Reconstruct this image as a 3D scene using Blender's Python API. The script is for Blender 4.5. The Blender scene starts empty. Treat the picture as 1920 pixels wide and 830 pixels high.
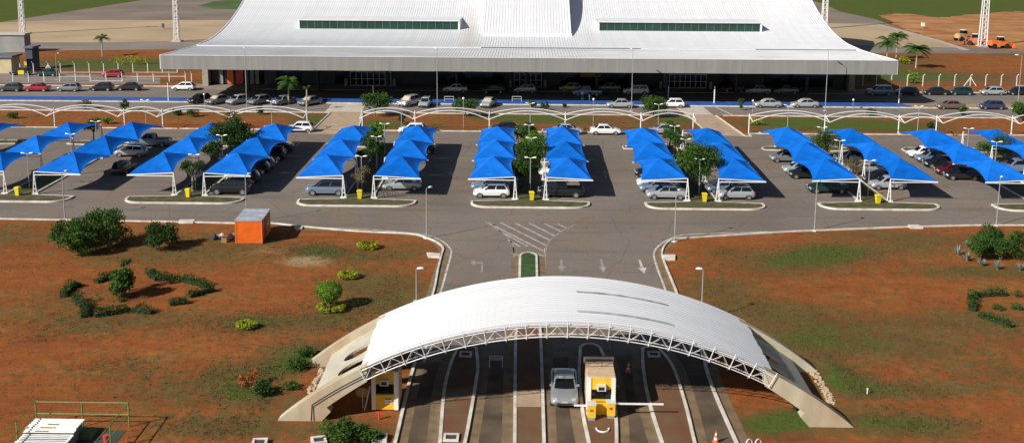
import bpy, bmesh, math, random
import numpy as np
from mathutils import Vector, noise as mnoise
from math import sin, cos, pi, radians, sqrt, atan2
random.seed(7)
scene = bpy.context.scene
COL = scene.collection

# ------------------------------------------------------------------ camera
W, HH = 1920, 830
F, CX, CY, CAMH = 2050., 960., 220., 29.
YAW, PITCH, ROLL = radians(.7671), radians(10.1543), radians(.33)
fwd = Vector((-sin(YAW)*cos(PITCH), cos(YAW)*cos(PITCH), -sin(PITCH)))
r0 = Vector((cos(YAW), sin(YAW), 0)); u0 = r0.cross(fwd)
right = r0*cos(ROLL)+u0*sin(ROLL); up = -r0*sin(ROLL)+u0*cos(ROLL)
cam = bpy.data.cameras.new('Camera'); camo = bpy.data.objects.new('Camera', cam); COL.objects.link(camo)
from mathutils import Matrix
camo.matrix_world = Matrix(((right.x, up.x, -fwd.x, 0), (right.y, up.y, -fwd.y, 0), (right.z, up.z, -fwd.z, CAMH), (0, 0, 0, 1)))
cam.sensor_fit = 'HORIZONTAL'; cam.sensor_width = 36; cam.lens = F/1920*36
cam.shift_y = -(HH/2-CY)/1920; cam.clip_start = 1; cam.clip_end = 9000
scene.camera = camo
scene.render.resolution_x, scene.render.resolution_y = 1024, 442

# ------------------------------------------------------------------ light
SUN_EL, SUN_DIR = radians(33.5), (-.79, -.61)          # sun stands behind the camera, to the left
world = bpy.data.worlds.new('World'); scene.world = world; world.use_nodes = True
nt = world.node_tree
sky = nt.nodes.new('ShaderNodeTexSky'); sky.sky_type = 'NISHITA'; sky.sun_disc = False
sky.sun_elevation = SUN_EL; sky.sun_rotation = atan2(SUN_DIR[0], SUN_DIR[1])
bg = nt.nodes['Background']; bg.inputs['Strength'].default_value = .05
nt.links.new(sky.outputs[0], bg.inputs['Color'])
sl = bpy.data.lights.new('Sun', 'SUN'); sl.energy = 5.0; sl.angle = radians(.5); sl.color = (1, .955, .885)
so = bpy.data.objects.new('Sun', sl); COL.objects.link(so)
so.rotation_euler = Vector((-SUN_DIR[0]*cos(SUN_EL), -SUN_DIR[1]*cos(SUN_EL), -sin(SUN_EL))).to_track_quat('-Z', 'Y').to_euler()
so.location = (-60, -80, 90)
vs = scene.view_settings
vs.view_transform = 'Standard'; vs.look = 'None'; vs.gamma = 1; vs.exposure = 0.2; vs.use_curve_mapping = False

# ------------------------------------------------------------------ helpers
def G(px, py, z=0.):
    """point of the place at height z that the survey pixel (1920 wide) looks at"""
    d = right*((px-CX)/F)-up*((py-CY)/F)+fwd
    t = (z-CAMH)/d.z
    return Vector((d.x*t, d.y*t, z))

def tag(o, label, cat, group=None, kind=None):
    if label: o['label'] = label
    if cat: o['category'] = cat
    if group: o['group'] = group
    if kind: o['kind'] = kind
    return o

def thing(name, label, cat, loc=(0, 0, 0), rz=0., group=None):
    o = bpy.data.objects.new(name, None); COL.objects.link(o)
    o.location = loc; o.rotation_euler = (0, 0, rz); o.empty_display_size = .3
    return tag(o, label, cat, group)

class MB:
    def __init__(s): s.v = []; s.f = []; s.m = []; s.mi = 0
    def add(s, vs_, fs):
        b = len(s.v); s.v += [tuple(p) for p in vs_]
        for f in fs: s.f.append(tuple(i+b for i in f)); s.m.append(s.mi)
        return s
    def box(s, x0, x1, y0, y1, z0, z1):
        return s.add([(x0, y0, z0), (x1, y0, z0), (x1, y1, z0), (x0, y1, z0), (x0, y0, z1), (x1, y0, z1), (x1, y1, z1), (x0, y1, z1)],
                     [(0, 3, 2, 1), (4, 5, 6, 7), (0, 1, 5, 4), (1, 2, 6, 5), (2, 3, 7, 6), (3, 0, 4, 7)])
    def tube(s, p, q, r, r2=None, n=8, cap=True):
        p, q = Vector(p), Vector(q); r2 = r if r2 is None else r2
        d = (q-p).normalized(); a = d.orthogonal().normalized(); b = d.cross(a)
        vs_ = []
        for c, rr in ((p, r), (q, r2)):
            for i in range(n):
                t = 2*pi*i/n; vs_.append(c+a*cos(t)*rr+b*sin(t)*rr)
        fs = [(i, (i+1) % n, n+(i+1) % n, n+i) for i in range(n)]
        if cap: fs += [tuple(range(n-1, -1, -1)), tuple(range(n, 2*n))]
        return s.add(vs_, fs)
    def pipe(s, pts, r, n=6):
        pts = [Vector(p) for p in pts]; rings = []; ref = None
        rr = r if isinstance(r, (list, tuple)) else [r]*len(pts)
        for i, p in enumerate(pts):
            d = (pts[min(i+1, len(pts)-1)]-pts[max(i-1, 0)]).normalized()
            if ref is None: ref = d.orthogonal().normalized()
            a = (ref-d*ref.dot(d)).normalized(); ref = a; b = d.cross(a)
            rings.append([p+(a*cos(2*pi*k/n)+b*sin(2*pi*k/n))*rr[i] for k in range(n)])
        fs = []
        for i in range(len(pts)-1):
            for k in range(n): fs.append((i*n+k, i*n+(k+1) % n, (i+1)*n+(k+1) % n, (i+1)*n+k))
        fs += [tuple(range(n-1, -1, -1)), tuple(range((len(pts)-1)*n, len(pts)*n))]
        return s.add([p for rg in rings for p in rg], fs)
    def prism(s, pts, z0, z1):
        n = len(pts)
        ar = sum(pts[i][0]*pts[(i+1) % n][1]-pts[(i+1) % n][0]*pts[i][1] for i in range(n))
        if ar < 0: pts = pts[::-1]
        return s.add([(p[0], p[1], z0) for p in pts]+[(p[0], p[1], z1) for p in pts],
                     [tuple(range(n-1, -1, -1)), tuple(range(n, 2*n))]+[(i, (i+1) % n, n+(i+1) % n, n+i) for i in range(n)])
    def flat(s, pts, z):
        n = len(pts)
        ar = sum(pts[i][0]*pts[(i+1) % n][1]-pts[(i+1) % n][0]*pts[i][1] for i in range(n))
        if ar < 0: pts = pts[::-1]
        return s.add([(p[0], p[1], z) for p in pts], [tuple(range(n))])
    def loft(s, rings, cap=True, closed=True):
        n = len(rings[0]); fs = []
        for i in range(len(rings)-1):
            for k in range(n if closed else n-1):
                fs.append((i*n+k, i*n+(k+1) % n, (i+1)*n+(k+1) % n, (i+1)*n+k))
        if cap and closed: fs += [tuple(range(n-1, -1, -1)), tuple(range((len(rings)-1)*n, len(rings)*n))]
        return s.add([p for r in rings for p in r], fs)
    def ribbon(s, path, w0, w1, z0, z1):
        """kerb or stripe along a plan path; w0, w1 = offsets to the left of travel"""
        P = [Vector((p[0], p[1])) for p in path]; rings = []
        for i, p in enumerate(P):
            d = (P[min(i+1, len(P)-1)]-P[max(i-1, 0)]).normalized(); nn = Vector((-d.y, d.x))
            a = p+nn*w0; b = p+nn*w1
            rings.append([(a.x, a.y, z0), (b.x, b.y, z0), (b.x, b.y, z1), (a.x, a.y, z1)] if z1 > z0 else [(a.x, a.y, z0), (b.x, b.y, z0)])
        return s.loft(rings, closed=z1 > z0)
    def mesh(s, name, mats, smooth=False):
        me = bpy.data.meshes.new(name); me.from_pydata(s.v, [], s.f)
        for m in (mats if isinstance(mats, (list, tuple)) else [mats]): me.materials.append(m)
        if max(s.m, default=0) > 0: me.polygons.foreach_set('material_index', s.m)
        me.validate()
        bm = bmesh.new(); bm.from_mesh(me); bmesh.ops.recalc_face_normals(bm, faces=bm.faces); bm.to_mesh(me); bm.free()
        if smooth:
            me.polygons.foreach_set('use_smooth', [True]*len(me.polygons))
            if smooth != 'all':
                try: me.set_sharp_from_angle(angle=radians(38))
                except Exception: pass
        return me
    def build(s, name, mats, parent=None, smooth=False, loc=None):
        return put(name, s.mesh(name, mats, smooth), parent, loc)

def put(name, me, parent=None, loc=None):
    o = bpy.data.objects.new(name, me); COL.objects.link(o)
    if parent: o.parent = parent
    if loc is not None: o.location = loc
    return o

def copy_tree(o, parent=None):
    c = o.copy(); COL.objects.link(c); c.parent = parent
    for ch in list(o.children): copy_tree(ch, c)
    return c

def struct(name, mb, mat_, smooth=False): return tag(mb.build(name, mat_, None, smooth), None, None, kind='structure')

def arc_pts(path, n=6):
    """Catmull-Rom through plan points"""
    P = [Vector((p[0], p[1])) for p in path]; out = []
    for i in range(len(P)-1):
        p0, p1, p2, p3 = P[max(i-1, 0)], P[i], P[i+1], P[min(i+2, len(P)-1)]
        for k in range(n):
            t = k/n
            out.append(.5*((2*p1)+(p2-p0)*t+(2*p0-5*p1+4*p2-p3)*t*t+(3*p1-p0-3*p2+p3)*t**3))
    return out+[P[-1]]
def GP(lst, z=0.): return [G(x, y, z) for x, y in lst]

# ------------------------------------------------------------------ materials
MATS = {}
def mat(name, col, rough=.6, metal=0., var=.12, scale=2., bump=0., bscale=20., spec=.5, col2=None, detail=4., world_co=False, coat=0., stretch=None):
    if name in MATS: return MATS[name]
    m = bpy.data.materials.new(name); m.use_nodes = True; N = m.node_tree; L = N.links
    p = N.nodes['Principled BSDF']
    p.inputs['Roughness'].default_value = rough; p.inputs['Metallic'].default_value = metal
    p.inputs['Specular IOR Level'].default_value = spec; p.inputs['Coat Weight'].default_value = coat
    if world_co: src = N.nodes.new('ShaderNodeNewGeometry').outputs['Position']
    else: src = N.nodes.new('ShaderNodeTexCoord').outputs['Object']
    if stretch:
        mp = N.nodes.new('ShaderNodeMapping'); mp.inputs['Scale'].default_value = stretch; L.new(src, mp.inputs['Vector']); src2 = mp.outputs[0]
    else: src2 = src
    if var > 0:
        nz = N.nodes.new('ShaderNodeTexNoise'); nz.inputs['Scale'].default_value = scale; nz.inputs['Detail'].default_value = detail
        L.new(src2, nz.inputs['Vector'])
        r = N.nodes.new('ShaderNodeValToRGB'); r.color_ramp.elements[0].position = .34; r.color_ramp.elements[1].position = .66
        a = [c*(1-var) for c in col]; b = [min(1, c*(1+var)) for c in col] if col2 is None else col2
        r.color_ramp.elements[0].color = (*a, 1); r.color_ramp.elements[1].color = (*b, 1)
        L.new(nz.outputs['Fac'], r.inputs['Fac']); L.new(r.outputs['Color'], p.inputs['Base Color'])
    else: p.inputs['Base Color'].default_value = (*col, 1)
    if bump > 0:
        n2 = N.nodes.new('ShaderNodeTexNoise'); n2.inputs['Scale'].default_value = bscale; n2.inputs['Detail'].default_value = 5
        L.new(src, n2.inputs['Vector'])
        bp = N.nodes.new('ShaderNodeBump'); bp.inputs['Strength'].default_value = bump; bp.inputs['Distance'].default_value = .05
        L.new(n2.outputs['Fac'], bp.inputs['Height']); L.new(bp.outputs['Normal'], p.inputs['Normal'])
    MATS[name] = m
    return m

def leafmat(name, c1, c2, scale=1.6):
    m = bpy.data.materials.new(name); m.use_nodes = True; N = m.node_tree; L = N.links
    p = N.nodes['Principled BSDF']; p.inputs['Roughness'].default_value = .6; p.inputs['Specular IOR Level'].default_value = .15
    tc = N.nodes.new('ShaderNodeTexCoord'); nz = N.nodes.new('ShaderNodeTexNoise'); nz.inputs['Scale'].default_value = scale; nz.inputs['Detail'].default_value = 6
    L.new(tc.outputs['Object'], nz.inputs['Vector'])
    at = N.nodes.new('ShaderNodeAttribute'); at.attribute_name = 'tone'
    mx = N.nodes.new('ShaderNodeMath'); mx.operation = 'MULTIPLY_ADD'; mx.inputs[1].default_value = .5; L.new(at.outputs['Fac'], mx.inputs[0])
    ad = N.nodes.new('ShaderNodeMath'); ad.operation = 'MULTIPLY'; ad.inputs[1].default_value = .6; L.new(nz.outputs['Fac'], ad.inputs[0]); L.new(ad.outputs[0], mx.inputs[2])
    r = N.nodes.new('ShaderNodeValToRGB'); r.color_ramp.elements[0].position = .25; r.color_ramp.elements[1].position = .8
    r.color_ramp.elements[0].color = (*c1, 1); r.color_ramp.elements[1].color = (*c2, 1)
    L.new(mx.outputs[0], r.inputs['Fac']); L.new(r.outputs['Color'], p.inputs['Base Color'])
    tr = N.nodes.new('ShaderNodeBsdfTranslucent'); L.new(r.outputs['Color'], tr.inputs['Color'])
    ms = N.nodes.new('ShaderNodeMixShader'); ms.inputs[0].default_value = .22
    L.new(p.outputs[0], ms.inputs[1]); L.new(tr.outputs[0], ms.inputs[2]); L.new(ms.outputs[0], N.nodes['Material Output'].inputs['Surface'])
    return m

def asphalt(name, base, dust):
    m = bpy.data.materials.new(name); m.use_nodes = True; N = m.node_tree; L = N.links; p = N.nodes['Principled BSDF']
    p.inputs['Roughness'].default_value = .88; p.inputs['Specular IOR Level'].default_value = .2
    geo = N.nodes.new('ShaderNodeNewGeometry')
    def nz(scale, det, st=None, rough=.6, dist=0.):
        n = N.nodes.new('ShaderNodeTexNoise'); n.inputs['Scale'].default_value = scale; n.inputs['Detail'].default_value = det; n.inputs['Roughness'].default_value = rough; n.inputs['Distortion'].default_value = dist
        if st:
            mp = N.nodes.new('ShaderNodeMapping'); mp.inputs['Scale'].default_value = st; L.new(geo.outputs['Position'], mp.inputs['Vector']); L.new(mp.outputs[0], n.inputs['Vector'])
        else: L.new(geo.outputs['Position'], n.inputs['Vector'])
        return n.outputs['Fac']
    def ramp(f, stops):
        r = N.nodes.new('ShaderNodeValToRGB'); e = r.color_ramp.elements
        while len(e) < len(stops): e.new(.5)
        for el, (q_, c) in zip(e, stops): el.position = q_; el.color = (*c, 1)
        L.new(f, r.inputs['Fac']); return r.outputs['Color']
    def mix(f, a, b, bt='MIX'):
        n = N.nodes.new('ShaderNodeMix'); n.data_type = 'RGBA'; n.blend_type = bt
        for k, q_ in (('Factor', f), ('A', a), ('B', b)):
            if isinstance(q_, float): n.inputs[k].default_value = q_
            elif isinstance(q_, tuple): n.inputs[k].default_value = (*q_, 1)
            else: L.new(q_, n.inputs[k])
        return n.outputs['Result']
    c = ramp(nz(.07, 7, None, .62, .5), [(.34, tuple(x*.84 for x in base)), (.66, tuple(x*1.10 for x in base))])
    c = mix(ramp(nz(.16, 8, (1, .7, 1), .66, 1.0), [(.50, (0, 0, 0)), (.70, (.75, .75, .75))]), c, dust)          # red dust carried in from the fields
    c = mix(ramp(nz(.5, 6, (.10, 1.3, 1), .6), [(.52, (0, 0, 0)), (.68, (.5, .5, .5))]), c, tuple(x*.62 for x in base))   # tyre tracks along the road
    c = mix(ramp(nz(.42, 5, None, .55), [(.63, (0, 0, 0)), (.72, (.6, .6, .6))]), c, tuple(x*.50 for x in base))         # oil and patches
    v = N.nodes.new('ShaderNodeTexVoronoi'); v.feature = 'DISTANCE_TO_EDGE'; v.inputs['Scale'].default_value = .16; L.new(geo.outputs['Position'], v.inputs['Vector'])
    c = mix(ramp(v.outputs['Distance'], [(.0, (.45, .45, .45)), (.012, (0, 0, 0))]), c, tuple(x*.45 for x in base))       # cracks
    c = mix(1., c, ramp(nz(5., 6), [(.3, (.80, .80, .80)), (.7, (1.12, 1.12, 1.12))]), 'MULTIPLY')
    L.new(c, p.inputs['Base Color'])
    bp = N.nodes.new('ShaderNodeBump'); bp.inputs['Strength'].default_value = .25; bp.inputs['Distance'].default_value = .05; L.new(nz(9, 5), bp.inputs['Height']); L.new(bp.outputs[0], p.inputs['Normal'])
    MATS[name] = m; return m
M_asph = asphalt('asphalt', (.212, .177, .148), (.24, .160, .102))
M_asph2 = asphalt('street_asphalt', (.225, .193, .166), (.25, .175, .118))
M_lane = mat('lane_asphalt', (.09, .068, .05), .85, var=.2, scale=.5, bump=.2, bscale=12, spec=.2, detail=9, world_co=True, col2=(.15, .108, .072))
M_gutter = mat('gutter_concrete', (.19, .128, .07), .9, var=.25, scale=1.1, bump=.2, bscale=10, detail=8, world_co=True)
M_kerb = mat('kerb_paint', (.56, .49, .40), .75, var=.10, scale=1.0, detail=9, world_co=True, col2=(.74, .71, .65))
M_line = mat('road_paint', (.50, .47, .42), .8, var=.35, scale=2.2, detail=9, world_co=True)
M_line2 = mat('worn_road_paint', (.29, .255, .22), .85, var=.35, scale=1.6, detail=9, world_co=True)
M_blue = mat('blue_floor_paint', (.030, .105, .38), .55, var=.12, scale=.6, world_co=True)
M_path = mat('path_concrete', (.40, .29, .19), .9, var=.13, scale=.7, detail=8, world_co=True)
M_path2 = mat('crossing_paint', (.50, .44, .37), .85, var=.12, scale=.8, detail=8, world_co=True)
M_walk = mat('pavement_concrete', (.26, .21, .17), .9, var=.15, scale=.5, world_co=True)
M_apron = mat('apron_concrete', (.42, .305, .185), .9, var=.13, scale=.05, detail=9, world_co=True)
M_taxi = mat('taxiway', (.20, .155, .12), .9, var=.18, scale=.045, detail=9, world_co=True)
M_service = mat('service_road', (.22, .185, .155), .9, var=.14, scale=.06, detail=8, world_co=True)
M_roof = mat('roof_white', (.75, .755, .77), .45, var=.05, scale=.9, detail=8, stretch=(1, .06, .06), col2=(.77, .775, .79))
M_roofl = mat('canopy_roof_white', (.68, .665, .64), .5, var=.09, scale=.22, detail=9, stretch=(.6, 1, 1), col2=(.75, .745, .74))
M_groof = mat('gate_roof_white', (.76, .758, .765), .42, var=.06, scale=.9, detail=8, stretch=(.12, 1, 1), col2=(.785, .785, .795))
M_seam = mat('roof_seam', (.67, .67, .685), .5, var=.08, scale=.4)
def stain(m, spots, col):
    N = m.node_tree; L = N.links; p = N.nodes['Principled BSDF']; src = p.inputs['Base Color'].links[0].from_socket
    tc = N.nodes.new('ShaderNodeTexCoord'); nz = N.nodes.new('ShaderNodeTexNoise'); nz.inputs['Scale'].default_value = 1.1; nz.inputs['Detail'].default_value = 7; L.new(tc.outputs['Object'], nz.inputs['Vector'])
    for x, y, rx, ry, am in spots:
        mp = N.nodes.new('ShaderNodeMapping'); mp.vector_type = 'POINT'; mp.inputs['Location'].default_value = (-x/rx, -y/ry, 0); mp.inputs['Scale'].default_value = (1/rx, 1/ry, 0); L.new(tc.outputs['Object'], mp.inputs['Vector'])
        ln = N.nodes.new('ShaderNodeVectorMath'); ln.operation = 'LENGTH'; L.new(mp.outputs[0], ln.inputs[0])
        mr = N.nodes.new('ShaderNodeMapRange'); mr.inputs['From Min'].default_value = 1; mr.inputs['From Max'].default_value = 0; mr.inputs['To Max'].default_value = am*2; L.new(ln.outputs['Value'], mr.inputs['Value'])
        mu = N.nodes.new('ShaderNodeMath'); mu.operation = 'MULTIPLY'; mu.use_clamp = True; L.new(mr.outputs[0], mu.inputs[0]); L.new(nz.outputs['Fac'], mu.inputs[1])
        mx = N.nodes.new('ShaderNodeMix'); mx.data_type = 'RGBA'; L.new(mu.outputs[0], mx.inputs['Factor']); L.new(src, mx.inputs['A']); mx.inputs['B'].default_value = (*col, 1); src = mx.outputs['Result']
    L.new(src, p.inputs['Base Color'])
stain(M_roofl, [(-39, -13, 5, 3.5, .7), (-23, -12, 8, 3.5, .6), (-17, -15, 5, 2.5, .5), (16, -4, 9, 1.6, .6), (40, -14, 5, 3, .5), (5, -3, 14, 1.2, .4)], (.40, .31, .21))
stain(M_roof, [(-11, 14, 2.2, 22, .5), (-10, 5, 2.5, 9, .5), (12, 12, 1.6, 12, .25)], (.52, .44, .33))
M_dark = mat('gutter_dark', (.06, .06, .07), .7, var=.1)
M_fascia = mat('fascia_grey', (.245, .24, .23), .6, var=.04, scale=1.1, detail=9, stretch=(1, 1, .1), col2=(.28, .275, .265))
M_conc = mat('gate_concrete', (.45, .395, .275), .8, var=.10, scale=1.2, detail=9, bump=.1, stretch=(1, 1, .35), col2=(.53, .48, .35))
stain(M_conc, [(-14.5, -4, 2.2, 1.5, .55), (15.5, -4, 2.2, 1.5, .5), (-14.5, 4, 2.2, 1.2, .5)], (.36, .19, .09))
M_slab = mat('slab_concrete', (.47, .43, .34), .85, var=.12, scale=.9, detail=8, bump=.1)
M_steel = mat('white_steel', (.78, .78, .78), .4, var=.06, scale=2)
M_pole = mat('galvanised', (.40, .40, .40), .5, .3, var=.1, scale=2)
M_lampw = mat('lamp_white', (.85, .85, .84), .4, var=.04)
M_fabric = None
M_yellow = mat('yellow_paint', (.80, .50, .03), .5, var=.08, scale=2)
M_bin = mat('bin_yellow', (.72, .56, .02), .45, var=.06, scale=3)
M_white = mat('white_paint', (.80, .78, .72), .6, var=.07, scale=2)
M_cream = mat('cream_roof', (.58, .42, .28), .85, var=.1, scale=2)
M_black = mat('black_window', (.006, .007, .008), .12, var=0)
M_ac = mat('ac_grey', (.62, .62, .60), .5, var=.05)
M_orange = mat('orange_paint', (.74, .125, .008), .55, var=.13, scale=1.1, detail=9)
M_zinc = mat('zinc_sheet', (.40, .43, .48), .5, .2, var=.2, scale=1.5, detail=7)
M_green = mat('green_pipe', (.15, .26, .08), .6, var=.15, scale=3)
M_rust = mat('rusty_white_sheet', (.74, .73, .68), .6, var=.12, scale=2.5, col2=(.78, .77, .72), detail=9)
M_red = mat('red_paint', (.62, .05, .03), .5, var=.1)
M_glassg = mat('green_glass', (.01, .045, .032), .22, var=.25, scale=.4, spec=.6)
M_fac = mat('shade_dark_facade', (.012, .016, .022), .35, var=.25, scale=.15)  # wall colour made near black to stand in for canopy shade
M_fac2 = mat('facade_panel', (.028, .034, .045), .5, var=.2, scale=.3)  # panel colour likewise darkened in place of canopy shade
M_doorf = mat('door_frame', (.70, .72, .72), .5, var=.05)
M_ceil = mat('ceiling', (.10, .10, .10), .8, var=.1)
M_tyre = mat('tyre', (.014, .014, .015), .8, var=.1)
M_rim = mat('rim', (.45, .46, .47), .35, .6, var=.05)
M_glass = mat('car_glass', (.008, .011, .014), .06, var=0, spec=.7)
M_shade = mat('windscreen_sunshade', (.55, .44, .30), .5, var=.1)
M_trim = mat('black_trim', (.02, .02, .02), .6, var=0)
M_head = mat('headlamp', (.42, .44, .46), .1, var=0, spec=.8)
M_tail = mat('tail_lamp', (.35, .01, .01), .2, var=0)
M_plate = mat('number_plate', (.45, .45, .44), .5, var=.05)
M_bark = mat('bark', (.16, .12, .085), .9, var=.25, scale=4, detail=7)
M_barkp = mat('pale_bark', (.40, .33, .27), .9, var=.2, scale=4, detail=7)
M_stone = mat('rubble', (.45, .34, .23), .9, var=.25, scale=1.5)
M_cone = mat('cone_orange', (.75, .14, .02), .5, var=.05)
M_lid = mat('inspection_lid', (.05, .05, .05), .8, var=.3, scale=4)
M_fence = mat('fence_concrete', (.72, .70, .66), .8, var=.1, scale=1)
M_wall_y = mat('beige_wall', (.55, .46, .28), .85, var=.12, scale=.5)
M_wall_g = mat('grey_wall', (.28, .28, .28), .85, var=.12, scale=.4)
M_wall_d = mat('dark_wall', (.07, .08, .11), .8, var=.2, scale=.4)
M_skin = mat('skin', (.40, .24, .16), .6, var=.05)
M_wheel_o = mat('machine_orange', (.75, .17, .02), .55, var=.1)
M_wheel_t = mat('machine_tan', (.55, .36, .16), .6, var=.15)
L_dark = leafmat('leaf_dark', (.012, .034, .008), (.062, .125, .024))
L_mid = leafmat('leaf_mid', (.016, .050, .010), (.085, .165, .028))
L_yel = leafmat('leaf_lime', (.13, .17, .012), (.46, .50, .03), 3)
L_lime = leafmat('leaf_bright', (.05, .13, .012), (.21, .40, .035), 3)
L_hedge = leafmat('leaf_hedge', (.012, .034, .007), (.065, .125, .022), 2)
L_dry = leafmat('leaf_dry', (.11, .085, .035), (.24, .20, .08), 2)
L_agave = leafmat('leaf_agave', (.16, .22, .17), (.34, .42, .36), 2)
L_palm = leafmat('leaf_palm', (.014, .045, .010), (.075, .15, .026), 1)
L_red = leafmat('leaf_reddish', (.20, .05, .02), (.50, .14, .05), 3)

def fabric():
    m = bpy.data.materials.new('blue_shade_cloth'); m.use_nodes = True; N = m.node_tree; L = N.links
    p = N.nodes['Principled BSDF']; p.inputs['Roughness'].default_value = .75; p.inputs['Specular IOR Level'].default_value = .12
    tc = N.nodes.new('ShaderNodeTexCoord'); nz = N.nodes.new('ShaderNodeTexNoise'); nz.inputs['Scale'].default_value = .8; nz.inputs['Detail'].default_value = 5
    L.new(tc.outputs['Object'], nz.inputs['Vector'])
    r = N.nodes.new('ShaderNodeValToRGB'); r.color_ramp.elements[0].position = .3; r.color_ramp.elements[1].position = .7
    r.color_ramp.elements[0].color = (.0005, .120, .52, 1); r.color_ramp.elements[1].color = (.001, .172, .74, 1)
    L.new(nz.outputs['Fac'], r.inputs['Fac'])
    oi = N.nodes.new('ShaderNodeObjectInfo'); hs = N.nodes.new('ShaderNodeHueSaturation'); L.new(r.outputs['Color'], hs.inputs['Color'])
    mr = N.nodes.new('ShaderNodeMapRange'); mr.inputs['To Min'].default_value = .84; mr.inputs['To Max'].default_value = 1.06; L.new(oi.outputs['Random'], mr.inputs['Value']); L.new(mr.outputs[0], hs.inputs['Value'])
    m2 = N.nodes.new('ShaderNodeMapRange'); m2.inputs['To Min'].default_value = 1.0; m2.inputs['To Max'].default_value = .99; L.new(oi.outputs['Random'], m2.inputs['Value']); L.new(m2.outputs[0], hs.inputs['Saturation'])
    # dust settled in streaks
    n3 = N.nodes.new('ShaderNodeTexNoise'); n3.inputs['Scale'].default_value = .7; n3.inputs['Detail'].default_value = 8; n3.inputs['Roughness'].default_value = .7
    mp = N.nodes.new('ShaderNodeVectorMath'); mp.operation = 'ADD'; L.new(tc.outputs['Object'], mp.inputs[0]); L.new(oi.outputs['Location'], mp.inputs[1]); L.new(mp.outputs[0], n3.inputs['Vector'])
    rd = N.nodes.new('ShaderNodeValToRGB'); rd.color_ramp.elements[0].position = .48; rd.color_ramp.elements[1].position = .8; rd.color_ramp.elements[1].color = (.10, .10, .10, 1); rd.color_ramp.elements[0].color = (0, 0, 0, 1); L.new(n3.outputs['Fac'], rd.inputs['Fac'])
    md = N.nodes.new('ShaderNodeMix'); md.data_type = 'RGBA'; L.new(rd.outputs['Color'], md.inputs['Factor']); L.new(hs.outputs['Color'], md.inputs['A']); md.inputs['B'].default_value = (.03, .25, .62, 1)
    L.new(md.outputs['Result'], p.inputs['Base Color'])
    tr = N.nodes.new('ShaderNodeBsdfTranslucent'); tr.inputs['Color'].default_value = (.004, .08, .5, 1)
    ms = N.nodes.new('ShaderNodeMixShader'); ms.inputs[0].default_value = .04
    L.new(p.outputs[0], ms.inputs[1]); L.new(tr.outputs[0], ms.inputs[2]); L.new(ms.outputs[0], N.nodes['Material Output'].inputs['Surface'])
    return m
M_fabric = fabric()

def paint(name, c, metal=.0, rough=.28): return mat('paint_'+name, c, rough, metal, var=0, coat=.6)
PAINT = {'silver': paint('silver', (.46, .48, .50), .35), 'white': paint('white', (.80, .80, .79)), 'black': paint('black', (.012, .013, .015)),
         'graphite': paint('graphite', (.055, .06, .065), .3), 'red': paint('red', (.33, .012, .02)), 'green': paint('green', (.012, .045, .042), .2),
         'bluegrey': paint('bluegrey', (.20, .27, .36), .35), 'navy': paint('navy', (.05, .06, .12), .3), 'brown': paint('brown', (.20, .13, .09), .3),
         'maroon': paint('maroon', (.09, .008, .01)), 'beige': paint('beige', (.42, .34, .22)), 'msilver': paint('msilver', (.33, .35, .37), .35), 'dsilver': paint('dsilver', (.24, .26, .27), .4)}

# ------------------------------------------------------------------ ground
BLOBS = [  # survey pixel, radius x, radius y (m), amount of grass
    (60, 440, 10, 4, .5), (320, 478, 9, 3.5, .65), (420, 450, 5, 3, .55), (250, 600, 8, 2.0, .7), (150, 560, 4, 2.5, .5), (120, 620, 3, 1.5, .3), (590, 468, 2.6, 1.6, .9), (640, 480, 3.5, 2, .6),
    (700, 530, 4, 3, .65), (760, 470, 3, 3, .5), (470, 605, 2.4, 1.8, .9), (620, 600, 3, 2, .75), (570, 660, 2.4, 1.9, 1.0), (530, 690, 2, 1.6, .9), (480, 735, 2.4, 1.6, .95), (430, 700, 2.5, 1.6, .6), (560, 760, 2, 1.4, .6),
    (330, 730, 5, 2.4, .55), (220, 690, 3, 1.5, .35), (640, 800, 2.0, 1.4, 1.1), (700, 815, 1.5, 1, .9), (500, 800, 2.5, 1.2, .6), (390, 800, 3, 1.5, .6), (660, 570, 3, 2, .6), (760, 560, 3, 3, .6),
    (1520, 485, 4.5, 2.2, 1.0), (1600, 470, 6, 2.5, .65), (1440, 500, 5, 3, .6), (1340, 540, 4, 3, .6), (1420, 580, 5, 2.5, .7), (1560, 610, 6, 2.5, .7), (1480, 640, 4, 2, .6), (1650, 650, 6, 2.5, .7),
    (1850, 510, 7, 1.6, .9), (1760, 450, 7, 3, .55), (1900, 620, 4, 4, .5), (1780, 600, 6, 2, .45), (1440, 800, 2.6, 1.7, 1.15), (1500, 780, 2, 1.2, .8), (1640, 790, 4, 1.6, .9), (1700, 730, 4, 1.3, .7), (1590, 720, 2, 2, .9), (1560, 690, 1.6, 2, .8),
    (1760, 800, 3, 1.2, .5), (1880, 700, 4, 2, .4), (1550, 470, 3, 2, .5), (1620, 440, 6, 1.0, .5), (1350, 470, 2.2, 2, .5),
    (700, 232, 7, 5, .85), (800, 240, 9, 3, .5), (590, 225, 4, 5, 1.0), (950, 220, 8, 3.5, .9), (1060, 225, 10, 4, 1.0), (1180, 240, 8, 2.5, .5), (1270, 225, 5, 5, 1.0), (1480, 232, 8, 5, 1.15), (1590, 232, 9, 5, 1.15), (1660, 240, 6, 3, .9), (1430, 245, 3, 2, .4), (1750, 235, 5, 4, .4),
    (490, 212, 8, 3, .5), (330, 215, 6, 3, .5), (40, 220, 6, 3, .4),
    (200, 118, 20, 9, .9), (280, 125, 20, 7, .9), (1720, 145, 26, 7, .95), (1650, 125, 10, 14, 1.0), (1700, 110, 8, 6, .6), (1880, 100, 6, 5, .5), (100, 150, 60, 3, .6),
]
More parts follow.
